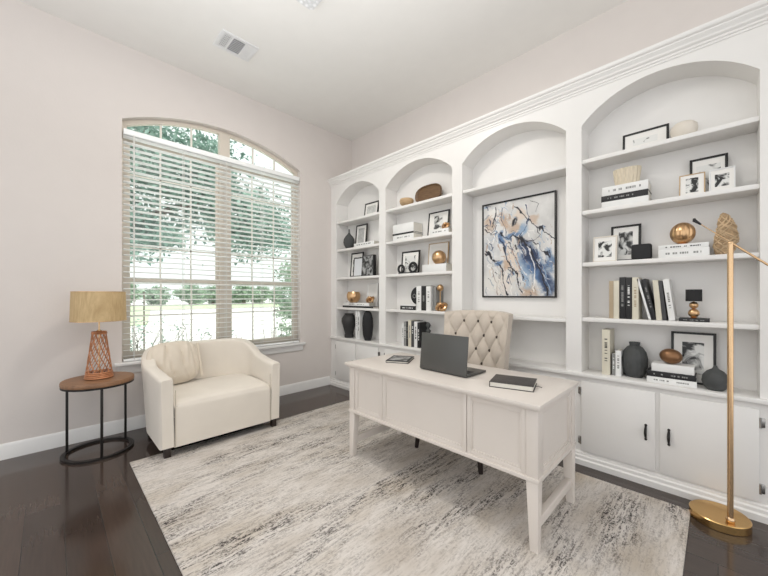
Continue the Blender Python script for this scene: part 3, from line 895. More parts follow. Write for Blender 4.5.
# ---- bay 1 (nearest the window)
frame('small black picture frame on the top shelf of the bay nearest the window', 3.24, 3.37, 3.66, A, .25, M_black, photo_mat(11, 20, .3, .75, (220, 220, 216), (180, 180, 178)), .02, .03, 8)
vase('bottle_vase', 'dark grey teardrop bottle vase on the second shelf, bay nearest the window', 3.17, 3.91, B,
     [(0, 0), (.04, 0), (.07, .04), (.083, .09), (.078, .14), (.055, .18), (.025, .21), (.012, .235), (.011, .285), (.007, .285), (.007, .24), (0, .2)], M_slate, 'vase')
frame('black frame with a printed quote behind the open book on the second shelf', 3.28, 3.66, 3.91, B, .385, M_black, photo_mat(12, 30, .3, .7, (200, 200, 198), (160, 160, 158)), .02, .035, 5)
flat_book('white coffee table book lying before the quote frame', 3.07, 3.47, B, .42, .19, .05, M_whiteb, None, M_blackb, seed=4)
frame('black frame with narrow photograph standing behind a white card, third shelf', 3.24, 3.70, 3.98, C, .38, M_black, photo_mat(13, 14), .022, (.03, .05), 5)
frame('white framed print before the taller black frame, third shelf by the window', 3.15, 3.60, 3.80, C, .285, M_black, photo_mat(14, 6, .1, .9, (222, 224, 228), (214, 216, 220)), .014, .004, 5)
pb = standing_book('black photograph album standing beside the white print, bay nearest window', 3.12, 3.44, C, .235, .285, .05, M_blackb, None)
bm = BM(); box(bm, -.11, .1, -.0258, -.025, .01, .275); part('cover_picture', bm, photo_mat(15, 12, .42, .62, (170, 170, 170), (18, 18, 18)), pb)
flat_book('white book under the gold bowl on the fourth shelf', 3.09, 3.66, D+.026, .56, .10, .045, M_whiteb, 'books under the gold bowl', M_greyb, seed=5)
flat_book('black book lowest under the gold bowl on the fourth shelf', 3.08, 3.62, D, .66, .11, .026, M_blackb, 'books under the gold bowl')
vase('bowl', 'rounded gold and black bowl on stacked books nearest the window', 3.15, 3.78, D+.0712, [(0, 0), (.05, 0), (.085, .035), (.1, .08), (.098, .12), (.082, .155), (.076, .155), (.09, .12), (.09, .08), (.07, .03), (0, .02)], M_gold, 'bowl')
knot('knot_ornament', 'rose gold knot ornament at the right end of the books, fourth shelf', 3.15, 3.42, D+.0715, .062, M_gold)
frame('plain white card print leaning at the back of the fourth shelf', 3.30, 3.45, 3.67, D, .35, M_wmet, photo_mat(16, 5, .1, .9, (226, 224, 220), (214, 212, 208)), .01, .005, 5)
vase('vase', 'large charcoal urn vase on the counter beneath the gold bowl', 3.17, 3.91, K,
     [(0, 0), (.065, 0), (.068, .02), (.06, .06), (.085, .15), (.11, .23), (.108, .28), (.08, .32), (.062, .335), (.066, .35), (.058, .35), (.055, .33), (.09, .27), (.09, .2), (0, .05)], M_charcoal)
standing_book('white tall book upright beside the charcoal urn vase', 3.09, 3.648, K, .042, .40, .20, M_whiteb, 'upright white books between the dark vases', M_greyb, seed=6)
standing_book('white tall book with black edge upright beside the oval black vase', 3.09, 3.598, K, .042, .395, .20, M_whiteb, 'upright white books between the dark vases', M_blackb, seed=7)
vase('oval_vase', 'tall oval black vase on the counter right of the white books', 3.12, 3.44, K,
     [(0, 0), (.05, 0), (.075, .08), (.085, .2), (.08, .3), (.06, .37), (.03, .40), (.024, .40), (.05, .36), (.07, .28), (.07, .1), (0, .03)], M_blackmatte, sx=1.0, sy=.8)

# ---- bay 2
vase('wooden_bowl', 'small tan wooden bowl on the top shelf beside the oval dish', 3.15, 2.75, A, [(0, 0), (.05, 0), (.08, .03), (.088, .06), (.08, .085), (.07, .088), (.06, .08), (.0, .07)], M_lightwood, 'bowl')
od = thing('oval_dish', 'dark brown oval wooden dish standing on edge on the top shelf', 'dish', SXY(3.23, 2.48, A), FACE)
bm = BM()
def dish(u, v):
    a = 2*PI*u; r = v
    e = 2.6
    ca, sa = math.cos(a), math.sin(a)
    X = (abs(ca)**(2/e))*(1 if ca > 0 else -1); Z = (abs(sa)**(2/e))*(1 if sa > 0 else -1)
    prof = [(0, .0), (.85, .0), (.93, -.012), (1, -.02), (.99, .0), (.9, .03), (0, .04)]
    t = v*(len(prof)-1); k = min(int(t), len(prof)-2); fr = t-k
    rr = prof[k][0]*(1-fr)+prof[k+1][0]*fr; dd = prof[k][1]*(1-fr)+prof[k+1][1]*fr
    return (.19*rr*X, dd, .104+.104*rr*Z)
grid(bm, 64, 25, dish, closeu=True); bmesh.ops.remove_doubles(bm, verts=bm.verts[:], dist=.0003)
rot(bm, math.radians(-8), 'X'); zmin = min(v.co.z for v in bm.verts); shift(bm, (0, 0, -zmin))
part('plate', bm, M_walnutd, od)
g = 'white books stacked on the second shelf of the second bay'
flat_book('white book, lowest of the white stack beside the black framed figure photo', 3.08, 2.75, B, .34, .25, .066, M_whiteb, g, M_greyb, seed=8)
flat_book('thin black-edged book in the middle of the white stack, second bay', 3.075, 2.75, B+.0665, .345, .255, .02, M_blackb, g)
flat_book('white book topping the white stack, second bay', 3.08, 2.75, B+.087, .34, .25, .11, M_whiteb, g, M_whiteb, seed=9)
frame('black framed figure photograph behind the white tray, second shelf', 3.31, 2.25, 2.555, B, .345, M_black, photo_mat(21, 9, .38, .5), .016, (.07, .035), 7)
flat_book('white book under the small gold knot, second bay', 3.07, 2.20, B, .25, .105, .055, M_whiteb, None, M_greyb, seed=10)
knot('knot_ornament', 'small gold knot on a white book before the black framed figure photo', 3.14, 2.16, B+.0555, .046, M_gold)
frame('black framed drawing behind two black rings, third shelf, second bay', 3.19, 2.59, 2.885, C, .295, M_black, photo_mat(22, 12, .38, .47), .02, (.04, .04), 5)
rg = thing('ring_ornament', 'black double ring ornament in front of the framed drawing', 'ornament', SXY(3.1, 2.69, C), FACE)
bm = BM()
for xx, rr in ((-.105, .045), (.085, .055)):
    tube(bm, [(xx+rr*math.cos(2*PI*i/28), 0, .014+rr+rr*math.sin(2*PI*i/28)) for i in range(28)], .014, 8, closed=True)
part('ring', bm, M_blackmatte, rg)
bm = BM(); box(bm, -.14, .13, -.015, .015, 0, .012, .003); part('foot', bm, M_blackmatte, rg)
frame('pale empty frame with thin wooden edge behind the gold globe', 3.33, 2.27, 2.565, C, .38, M_lightwood, photo_mat(23, 4, .1, .9, (232, 230, 226), (226, 223, 218)), .008, .03, 5)
flat_book('white box-like book under the gold globe', 3.04, 2.25, C, .33, .135, .085, M_whiteb, None, rz=0)
vase('gold_globe', 'hammered gold globe on a white book in the second bay', 3.165, 2.27, C+.0853, [(0, 0), (.03, 0), (.06, .02), (.077, .055), (.079, .08), (.072, .115), (.045, .145), (.015, .155), (0, .155)], M_gold, 'ornament')
flat_book('thin white book beneath the black half disc bookend', 3.09, 2.68, D+.0485, .25, .19, .018, M_whiteb, 'small books under the half disc')
flat_book('small black book with white title beneath the thin white one', 3.09, 2.68, D, .25, .19, .048, M_blackb, 'small books under the half disc', M_whiteb, seed=11)
hd = thing('half_disc_bookend', 'black half-disc sculpture standing on small books', 'bookend', SXY(3.15, 2.556, D+.0667), FACE)
bm = BM(); prism(bm, [(0, 0)]+[(-.105*math.sin(PI*i/24)*1.0-.0, .105-.105*math.cos(PI*i/24)) for i in range(25)][1:], 'y', -.02, .02)
part('disc', bm, M_blackmatte, hd)
bm = BM(); tube(bm, [(-.05+.022*math.cos(2*PI*i/20), -.022, .1+.022*math.sin(2*PI*i/20)) for i in range(20)], .004, 6, closed=True); part('groove', bm, M_greyb, hd)
g = 'upright books on the fourth shelf of the second bay'
standing_book('white upright book beside the black half disc', 3.09, 2.508, D, .072, .285, .2, M_whiteb, g, M_greyb, seed=12)
standing_book('black upright book between two white ones, second bay fourth shelf', 3.09, 2.436, D, .066, .285, .2, M_blackb, g, M_greyb, seed=13)
standing_book('white upright book nearest the gold ball, second bay', 3.09, 2.365, D, .066, .28, .2, M_whiteb, g, M_greyb, seed=14)
standing_book('pale grey upright book right of the others, second bay fourth shelf', 3.14, 2.312, D, .036, .27, .16, M_greyb, g, seed=15)
gb = knot('knot_ornament', 'rose gold knot with a ball raised on a stem, fourth shelf, second bay', 3.12, 2.205, D, .068, M_gold)
bm = BM(); tube(bm, [(-.03, .02, .05), (-.03, .02, .24)], .005, 8); part('stem', bm, M_gold, gb)
bm = BM(); sphere(bm, (-.03, .02, .26), .038); part('ball', bm, M_gold, gb)
g = 'books standing on the counter behind the laptop'
yy = 2.78
for i, (w, h, m, tt, lb_) in enumerate(((.035, .27, M_whiteb, M_greyb, 'short white book, far left of the row behind the laptop'),
        (.04, .295, M_greyb, M_whiteb, 'grey book second from left in the row behind the laptop'), (.03, .30, M_blackb, M_greyb, 'slim black book beside the grey one behind the laptop'),
        (.05, .315, M_creamb, M_greyb, 'pale wide book in the middle of the row behind the laptop'), (.045, .31, M_dgreyb, M_whiteb, 'charcoal book right of the pale wide one behind the laptop'),
        (.05, .305, M_whiteb, M_blackb, 'white book second from right in the row behind the laptop'), (.038, .295, M_blackb, M_whiteb, 'black book ending the row nearest the laptop lid'))):
    standing_book(lb_, 3.09, yy-w/2, K, w-.001, h, .2, m, g, tt, seed=20+i); yy -= w
vase('dark_figurine', 'small dark stacked ring figurine right of the books behind the laptop', 3.2, 2.45, K, [(0, 0), (.04, 0), (.045, .03), (.02, .05), (.038, .09), (.02, .13), (.012, .17), (.034, .2), (.012, .23), (.03, .27), (.01, .3), (0, .305)], M_slate, 'ornament')
vase('glass_cup', 'small grey cup on the counter beside the tufted chair back', 3.2, 2.15, K, [(0, 0), (.03, 0), (.038, .05), (.04, .12), (.036, .12), (.033, .05), (0, .01)], M_greyb, 'cup')

# ---- bay 3: painting
def paint():
    W, H = 210, 280
    rs = np.random.RandomState(5)
    def noise(sc, sx=1, sy=1):
        out = np.zeros((H, W)); amp = 1; tot = 0
        for o in range(4):
            g_ = rs.rand(int(sc*sy)+2, int(sc*sx)+2); sc *= 2
            ys = np.linspace(0, g_.shape[0]-1.001, H); xs = np.linspace(0, g_.shape[1]-1.001, W)
            y0 = ys.astype(int); x0 = xs.astype(int); fy = (ys-y0)[:, None]; fx = (xs-x0)[None, :]
            fy = fy*fy*(3-2*fy); fx = fx*fx*(3-2*fx)
            out += amp*((g_[y0][:, x0]*(1-fx)+g_[y0][:, x0+1]*fx)*(1-fy)+(g_[y0+1][:, x0]*(1-fx)+g_[y0+1][:, x0+1]*fx)*fy)
            tot += amp; amp *= .6
        return out/tot
    U, V = np.meshgrid(np.linspace(0, 1, W), np.linspace(0, 1, H))
    n1 = noise(3); n2 = noise(6); n3 = noise(12); n4 = noise(8, 1, 2)
    img = np.ones((H, W, 3))*np.array([214, 213, 211.])
    img += ((n1-.5)*46)[..., None]; img += ((n3-.5)*24)[..., None]
    def blend(mask, col):
        nonlocal img
        m = np.clip(mask, 0, 1)[..., None]; img = img*(1-m)+np.array(col, float)*m
    Uw = U+(n2-.5)*.10; Vw = V+(n3-.5)*.10
    def blob(cx, cy, rx, ry, ang, col, st=1, soft=.5, rag=.9):
        a = math.radians(ang); du = (Uw-cx); dv = (Vw-cy)*1.33
        x = du*math.cos(a)+dv*math.sin(a); y = -du*math.sin(a)+dv*math.cos(a)
        d = np.sqrt((x/rx)**2+(y/ry)**2)+(n4-.5)*rag
        blend(st*np.clip((1-d)/soft, 0, 1), col)
    def stroke(pts, wd, col, st=1, rag=.5):
        P = [np.array(p, float) for p in pts]; dmin = np.full((H, W), 9.)
        for a, b_ in zip(P[:-1], P[1:]):
            d = b_-a; L2 = (d[0]**2+(d[1]*1.33)**2)
            t = np.clip(((Uw-a[0])*d[0]+(Vw-a[1])*d[1]*1.77)/L2, 0, 1)
            dmin = np.minimum(dmin, np.hypot(Uw-(a[0]+t*d[0]), (Vw-(a[1]+t*d[1]))*1.33))
        blend(st*np.clip((wd*(1+rag*(n3-.5)*3)-dmin)/(wd*.5), 0, 1), col)
    cream = (222, 206, 190); tan = (190, 160, 134); blue = (86, 116, 156); navy = (38, 52, 84); lblue = (140, 166, 194); blk = (26, 26, 34); wh = (238, 236, 232)
    blob(.08, .2, .12, .14, 20, tan, .6); blob(.3, .17, .1, .15, -20, tan, .8); blob(.46, .28, .14, .12, 20, tan, .7); blob(.72, .22, .08, .08, 0, tan, .6)
    blob(.15, .1, .14, .12, 0, wh, .8); blob(.55, .17, .12, .10, 20, cream, .8); blob(.1, .45, .2, .2, 0, (190, 192, 194), .6)
    blob(.45, .62, .17, .34, -28, cream, .9); blob(.3, .88, .2, .2, -30, (226, 216, 206), .8); blob(.12, .85, .14, .2, 0, (224, 222, 216), .8)
    blob(.34, .66, .1, .1, 0, tan, .7); blob(.68, .95, .13, .12, 0, tan, .8)
    blob(.78, .72, .17, .42, -30, blue, 1); blob(.70, .58, .11, .3, -28, navy, .95); blob(.9, .85, .1, .3, -15, navy, .7); blob(.95, .66, .07, .16, 0, blue, .8)
    blob(.62, .8, .06, .28, -20, lblue, .8); blob(.6, .31, .07, .13, 30, lblue, .9); blob(.27, .38, .06, .16, -15, blue, .95); blob(.22, .64, .09, .05, 10, blue, .9); blob(.42, .36, .2, .05, 5, blue, .8)
    blob(.47, .23, .04, .07, 35, blk, .95); blob(.58, .42, .06, .06, 0, blk, .9)
    rs2 = np.random.RandomState(9)
    pal = [wh, wh, cream, (150, 160, 172), blk, navy, lblue, (176, 150, 130)]
    for k in range(260):
        cx, cy = rs2.rand()*.9+.05, rs2.rand()
        if cx > .5+cy*.1 and cy < .28: continue
        an = math.radians(62+rs2.randn()*22) if cy > .35 else math.radians(rs2.rand()*180)
        L_ = .04+.10*rs2.rand(); px2 = cx+L_*math.cos(an); py2 = cy+L_*math.sin(an)*.8
        stroke([(cx, cy), ((cx+px2)/2+.02*rs2.randn(), (cy+py2)/2+.01*rs2.randn()), (px2, py2)], (.003+.008*rs2.rand()**2), pal[rs2.randint(len(pal))], .75, 1.0)
    for s, w_, c_ in (([(.48, .08), (.72, .28), (1, .44)], .009, blk), ([(.2, .03), (.18, .14), (.12, .23)], .012, blk), ([(0, .27), (.1, .31), (.2, .25)], .010, blk), ([(0, .24), (.12, .27), (.2, .2)], .006, blk),
            ([(.24, .33), (.45, .38), (.62, .43)], .012, blk), ([(.6, .4), (.74, .62), (.86, .78), (.92, 1)], .014, blk), ([(.62, .42), (.82, .5), (.95, .62)], .007, blk), ([(.03, .53), (.22, .64), (.3, .8), (.36, 1)], .011, blk),
            ([(.3, .5), (.36, .62), (.52, .78), (.6, .98)], .010, blk), ([(.25, .38), (.33, .5), (.34, .6)], .014, navy), ([(.75, .3), (.82, .38), (.74, .45), (.62, .44)], .006, blk), ([(.63, .1), (.68, .2), (.56, .38)], .007, navy),
            ([(.66, .5), (.74, .72), (.72, .95)], .010, wh), ([(.8, .55), (.9, .75), (.96, .98)], .008, lblue), ([(.04, .5), (.12, .6), (.24, .6)], .012, blk), ([(.3, .05), (.28, .2), (.35, .34)], .006, navy), ([(.7, .02), (.8, .08), (.78, .14)], .005, (90, 90, 90)),
            ([(.44, .5), (.5, .6), (.56, .75)], .006, (150, 110, 90)), ([(.1, .7), (.2, .85), (.22, 1)], .006, (150, 130, 120))):
        stroke(s, w_, c_, .92)
    return np.clip(img, 0, 255), W, H
img, PW, PH = paint()
art = thing('painting', 'black framed abstract painting of a horse in blue, cream and black', 'painting', (3.229, 1.386, 1.325), FACE)
aw, ah, tk = .724, .965, .028
bm = BM(); q = .014
box(bm, -aw/2, -aw/2+q, -tk, 0, 0, ah, .001); box(bm, aw/2-q, aw/2, -tk, 0, 0, ah, .001); box(bm, -aw/2+q, aw/2-q, -tk, 0, 0, q, .001); box(bm, -aw/2+q, aw/2-q, -tk, 0, ah-q, ah, .001)
part('frame', bm, M_black, art)
M_art, nt, b, L = mat_nodes('painted_canvas')
at_ = nt.nodes.new('ShaderNodeAttribute'); at_.attribute_name = 'pigment'; L.new(at_.outputs['Color'], b.inputs['Base Color']); b.inputs['Roughness'].default_value = .5
verts = []; faces = []
for j in range(PH):
    for i in range(PW):
        verts.append((-aw/2+.016+(aw-.032)*i/(PW-1), -tk+.008, .016+(ah-.032)*(1-j/(PH-1))))
for j in range(PH-1):
    for i in range(PW-1):
        a = j*PW+i; faces.append((a, a+PW, a+PW+1, a+1))
# canvas back closes the depth
nb0 = len(verts)
for (i, j) in ((0, 0), (PW-1, 0), (PW-1, PH-1), (0, PH-1)):
    v = verts[j*PW+i]; verts.append((v[0], -.004, v[2]))
faces.append((nb0, nb0+1, nb0+2, nb0+3))
me = bpy.data.meshes.new('canvas'); me.from_pydata(verts, [], faces)
ca = me.color_attributes.new('pigment', 'FLOAT_COLOR', 'POINT')
v_ = img.reshape(-1, 3)/255; v_ = np.where(v_ > .04045, ((v_+.055)/1.055)**2.4, v_/12.92)
buf = np.ones((len(verts), 4)); buf[:PW*PH, :3] = v_; ca.data.foreach_set('color', buf.ravel())
me.materials.append(M_art); cv = bpy.data.objects.new('canvas', me); COL.objects.link(cv); cv.parent = art

# ---- bay 4 (nearest the floor lamp)
frame('wide black framed sketch on the top shelf, right-hand bay', 3.28, .26, .548, A, .21, M_black, photo_mat(41, 12, .36, .43), .015, (.05, .04), 5)
vase('ceramic_dome', 'cream rounded ceramic dome on the top shelf, right-hand bay', 3.2, .172, A, [(0, 0), (.045, 0), (.062, .02), (.07, .055), (.066, .085), (.048, .105), (.02, .115), (0, .117)], M_ceramic, 'ornament', sx=1.05)
g = 'books stacked under the ribbed vase'
flat_book('white book lowest of the stack under the ribbed straw vase', 3.06, .50, B, .29, .24, .045, M_whiteb, g, None, seed=30)
flat_book('black book in the middle of the stack under the ribbed straw vase', 3.06, .503, B+.0455, .292, .23, .045, M_blackb, g, M_greyb, seed=31)
flat_book('white book topping the stack under the ribbed straw vase', 3.065, .50, B+.091, .286, .23, .068, M_whiteb, g, M_greyb, seed=32)
vase('ribbed_vase', 'cream ribbed fan vase on stacked books, right-hand bay second shelf', 3.20, .505, B+.1594, [(0, 0), (.062, 0), (.068, .02), (.073, .06), (.077, .10), (.079, .128), (.073, .126), (.070, .10), (.062, .04), (0, .02)], M_ribbed, 'vase', 96,
     sx=1.08, sy=.6, fn=lambda a, z: 1+.05*math.sin(16*a)+.012*math.sin(5*a)*z*5)
frame('black framed line drawing behind the two small photographs', 3.31, -.05, .148, B, .315, M_black, photo_mat(42, 14, .34, .42), .015, (.02, .04), 4)
frame('light wood framed photograph left of the white framed one, second shelf', 3.18, .062, .197, B, .178, M_lightwood, photo_mat(43, 22), .006, (.028, .022), 6)
frame('white framed arch photograph beside the light wood frame, second shelf', 3.18, -.082, .044, B, .18, M_wmet, photo_mat(44, 20, .45, .57), .008, (.02, .03), 6)
frame('small cream framed photograph at the left of the third shelf', 3.15, .563, .728, C, .215, M_ceramic, photo_mat(45, 20, .44, .56), .01, (.025, .03), 6)
frame('black framed portrait photograph behind the cream frame, third shelf', 3.27, .428, .628, C, .305, M_black, photo_mat(46, 11, .42, .56), .016, (.035, .035), 5)
bxo = thing('black_box', 'small rounded black box before the framed portrait', 'box', SXY(3.16, .408, C), FACE)
bm = BM(); box(bm, -.06, .06, -.03, .03, 0, .115, .016, 4); bb1 = part('body', bm, M_blackmatte, bxo)
g = 'white books under the gold pumpkin'
flat_book('lower white book under the gold ribbed pumpkin', 3.07, .17, C, .262, .22, .055, M_whiteb, g, M_greyb, seed=33)
flat_book('upper white book directly under the gold ribbed pumpkin', 3.075, .172, C+.0555, .258, .21, .033, M_whiteb, g, M_dgreyb, seed=34)
pk = thing('gold_pumpkin', 'ribbed gold pumpkin ornament on white books', 'ornament', SXY(3.18, .178, C+.0888), FACE)
bm = BM(); sphere(bm, (0, 0, .078), .067, sz=1.12, u=96, v=24, fn=lambda a, p: .97+.06*abs(math.sin(7*a))*math.sin(p)); part('shell', bm, M_gold, pk)
bm = BM(); lathe(bm, [(.03, 0), (.034, .004), (.02, .012)], 24); part('foot', bm, M_gold, pk)
tw = thing('wicker_leaf', 'pointed tan wicker leaf sculpture behind the floor lamp pole', 'sculpture', SXY(3.22, -.028, C), FACE)
bm = BM()
def leafr(t): return .010+.036*max(0, math.sin(PI*min(1, t*1.0)**.8))**.8+.018*(1-t)**3
def lw(u, v):
    a = 2*PI*u; r = leafr(v) if v < 1 else .002
    k = 1+.06*math.sin(9*a+v*25)
    return (r*k*math.cos(a)+.018*math.sin(v*3)-.006, r*k*math.sin(a)*.45, .0+.28*v)
grid(bm, 40, 30, lw, closeu=True)
bm.faces.new([v for v in bm.verts if abs(v.co.z) < 1e-6])
part('core', bm, mat('twig_core', (172, 146, 114), .9, var=.3, vscale=60), tw)
bm = BM(); rnd = random.Random(3)
for k in range(64):
    a = rnd.uniform(0, 2*PI); v0 = rnd.uniform(.02, .75); s = rnd.choice((-1, 1)); pts = []
    for i in range(8):
        v = v0+.03*i; aa = a+s*i*.22
        if v > .98: break
        p = Vector(lw(aa/(2*PI), v)); pts.append((p.x*1.10, p.y*1.22, p.z))
    if len(pts) > 2: tube(bm, pts, .0032, 5)
part('woven_twigs', bm, M_twig, tw)

g = 'books standing on the shelf beside the small black lamp'
S4 = [('slim tan book at the left end of the long book row', .588, .028, .288, M_tanb, None, 0), ('cream book beside the slim tan one', .555, .036, .29, M_creamb, None, 0),
      ('black book with pale flecks, left of the black pair', .516, .038, .315, M_blackb, M_greyb, 0), ('black book, right of the black pair', .477, .036, .312, M_blackb, M_whiteb, 0),
      ('cream book standing upright right of the black pair', .437, .038, .31, M_creamb, M_tanb, 0),
      ('thin white book leaning left against the cream one', .350, .014, .305, M_whiteb, None, -13.5), ('black book leaning beside the thin white one', .326, .026, .30, M_blackb, M_greyb, -12),
      ('cream book leaning in the middle of the right group', .298, .032, .285, M_creamb, None, -4.5), ('dark grey book leaning beside the middle cream one', .268, .022, .28, M_dgreyb, None, -5.5),
      ('white book leaning at the right end of the long row', .228, .034, .29, M_whiteb, M_greyb, -6.8)]
for i, (lb_, yc, w, h, m, tt, ln) in enumerate(S4):
    standing_book(lb_, 3.09, yc, D, w, h, .19, m, g, tt, lean=math.radians(ln), seed=40+i)
flat_book('black book lying under the small black lamp', 3.09, .116, D, .155, .13, .022, M_blackb, None, M_greyb, seed=50)
sl = thing('shelf_lamp', 'miniature lamp with black drum shade and two gold balls', 'lamp', SXY(3.16, .119, D+.0222), FACE)
bm = BM(); lathe(bm, [(.018, 0), (.022, .003), (.012, .008)], 24); part('foot', bm, M_gold, sl)
bm = BM(); sphere(bm, (0, 0, .035), .030); sphere(bm, (0, 0, .088), .024); part('body', bm, M_gold, sl)
bm = BM(); tube(bm, [(0, 0, .1), (0, 0, .18)], .004, 8); part('stem', bm, M_gold, sl)
bm = BM(); lathe(bm, [(.042, .115), (.042, .195), (.040, .195), (.040, .115), (.042, .115)], 40, cap=False)
lathe(bm, [(0, .188), (.041, .188), (.041, .190), (0, .190)], 40, cap=False); part('lamp_shade', bm, M_blackmatte, sl)

standing_book('tall cream book at the left end of the counter, right-hand bay', 3.10, .625, K, .052, .35, .2, M_creamb, 'upright books beside the pinched vase', M_blackb, seed=60)
standing_book('short grey book next to the tall cream one', 3.13, .580, K, .022, .17, .14, M_greyb, 'upright books beside the pinched vase', M_whiteb, seed=61)
standing_book('short white book touching the pinched slate vase', 3.12, .548, K, .036, .195, .14, M_whiteb, 'upright books beside the pinched vase', M_greyb, seed=62)
vase('slate_vase', 'ribbed slate vase with a pinched neck on the counter', 3.27, .466, K,
     [(0, 0), (.045, 0), (.062, .02), (.078, .08), (.08, .14), (.07, .19), (.048, .225), (.03, .236), (.034, .262), (.028, .262), (.024, .235), (.05, .2), (.06, .1), (0, .03)], M_slate, 'vase', 72, fn=lambda a, z: 1+.018*math.sin(18*a)*(1 if z < .23 else 6*abs(math.sin(2*a))))
g = 'books stacked under the bronze stone'
flat_book('white book lowest of the stack under the bronze stone', 3.05, .232, K, .265, .13, .040, M_whiteb, g, M_greyb, seed=63)
flat_book('black book in the middle under the bronze stone', 3.055, .235, K+.0405, .262, .13, .040, M_blackb, g, M_greyb, seed=64)
flat_book('white book topping the stack under the bronze stone', 3.06, .225, K+.081, .226, .12, .055, M_whiteb, g, None, seed=65)
bm = BM(); sphere(bm, (0, 0, .054), .06, sx=1.05, sy=.85, sz=.88, u=32, v=18, fn=lambda a, p: 1+.02*math.sin(3*a))
rot(bm, math.radians(8), 'Y', (0, 0, .05)); zm = min(v.co.z for v in bm.verts); shift(bm, (0, 0, -zm))
o = part('bronze_stone', bm, M_bronze, None); o.location = SXY(3.15, .240, K+.1363); o.rotation_euler = (0, 0, FACE); tag(o, 'smooth bronze oval stone on top of stacked books', 'ornament')
frame('large black framed photograph behind the stacked books on the counter', 3.32, .008, .252, K, .345, M_black, photo_mat(47, 8, .44, .54), .015, (.045, .055), 4)
vase('round_vase', 'squat dark round vase with tiny neck behind the gold pole', 3.13, .012, K, [(0, 0), (.035, 0), (.055, .02), (.064, .055), (.06, .09), (.04, .122), (.016, .138), (.01, .15), (.008, .158), (.005, .158), (.005, .14), (0, .13)], M_slate, 'vase', sx=1.05)

# ------------------------------------------------------------------ outside
GZ = -.35
bm = BM(); box(bm, -60, 90, WY+.2, 140, GZ-.2, GZ); o = struct('ground_street', bm, M_conc, 'pale concrete street and drive')
bm = BM(); prism(bm, [(-40, 22.6), (3.9, 22.8), (8, 45), (-40, 45)], 'z', GZ, GZ+.06); o = struct('ground_lawn', bm, M_grass, 'green lawn beyond the drive')
bm = BM(); box(bm, -20, 80, 46, 60, GZ, GZ+.06); struct('ground_verge', bm, M_grass, 'green verge across the street')
def crown(bm, c, r, n, size, seed, shell=.35, droop=0):
    rnd = random.Random(seed)
    clumps = []
    for k in range(max(6, n//90)):
        d = Vector((rnd.gauss(0, 1), rnd.gauss(0, 1), rnd.gauss(0, 1))).normalized()*(rnd.uniform(shell, 1))
        clumps.append(Vector((c[0]+d.x*r[0], c[1]+d.y*r[1], c[2]+d.z*r[2])))
    cs = min(r)*.3
    for i in range(n):
        p = rnd.choice(clumps)+Vector((rnd.gauss(0, cs), rnd.gauss(0, cs), rnd.gauss(0, cs*.55)))
        s = size*rnd.uniform(.6, 1.3)
        a = Vector((rnd.gauss(0, 1), rnd.gauss(0, 1), rnd.gauss(0, .6))).normalized()*s; b2 = a.cross(Vector((rnd.gauss(0, 1), rnd.gauss(0, 1), rnd.gauss(0, 1)))).normalized()*s*.45
        vs = [bm.verts.new(p-a), bm.verts.new(p+b2), bm.verts.new(p+a), bm.verts.new(p-b2)]
        bm.faces.new(vs)
def tree(label, loc, trunk, crowns, nleaf, size, seed, m=M_leaf, group=None, name='tree'):
    t = thing(name, label, 'tree' if name == 'tree' else 'shrub', loc, 0, group)
    bm = BM()
    for pts, rr in trunk: tube(bm, pts, rr, 8)
    part('trunk', bm, M_bark, t)
    bm = BM()
    for i, (c, r, k) in enumerate(crowns): crown(bm, c, r, int(nleaf*k), size, seed+i)
    part('foliage', bm, m, t, flat=True)
    return t
tree('big shade tree whose leafy crown fills the upper window', (.2, 10.5, GZ),
     [([(0, 0, 0), (.1, .1, 2.2), (.6, .1, 4.2), (1.6, 0, 6)], [.25, .2, .14, .08]), ([(.2, .1, 2.6), (1.5, -.2, 3.7), (3.2, -.2, 4.5)], [.12, .09, .04]), ([(.1, .1, 2.4), (-1.2, .4, 4), (-2, .3, 5.4)], [.12, .08, .04])],
     [((1.0, 0, 4.9), (2.4, 1.8, 2.0), 1.0), ((4.1, -.2, 3.9), (1.5, 1.2, 1.0), .5), ((2.6, 0, 5.0), (1.0, 1.2, 1.4), .3), ((1.2, -.3, 3.2), (1.6, 1.2, .7), .3), ((-1.5, .3, 5.2), (1.6, 1.5, 1.6), .3)], 9000, .085, 11)
rnd = random.Random(8)
spots = [(4+4.1*k, 62+(k*37 % 5)-2, 4.6+(k*53 % 7)*.2) for k in range(10)]
ordn = ['leftmost', 'second from left', 'third from left', 'fourth from left', 'fifth from left', 'fifth from right', 'fourth from right', 'third from right', 'second from right', 'rightmost']
t0 = tree('distant pale tree across the street, leftmost of the row', (spots[0][0], spots[0][1], GZ), [([(0, 0, 0), (0, 0, 3)], [.3, .2])], [((0, 0, 1.6), (2.1, 1.7, 1.35), 1)], 3400, .24, 21, M_leaf2, 'trees across the street')
for i, (x, y, s) in enumerate(spots[1:]):
    r2 = t0.copy(); COL.objects.link(r2); r2.location = (x, y, GZ); r2.scale = (s/5, s/5, s/5); r2.rotation_euler = (0, 0, i*1.3); r2['label'] = 'distant pale tree across the street, %s of the row' % ordn[i+1]
    for ch in list(t0.children):
        c = ch.copy(); COL.objects.link(c); c.parent = r2
tree('small bright green tree outside the right side of the window', (4.95, 8.6, GZ), [([(0, 0, 0), (0, 0, 1.8)], [.06, .04])], [((0, 0, 1.6), (.5, .5, 1.1), 1)], 2200, .06, 31, M_leaf2)
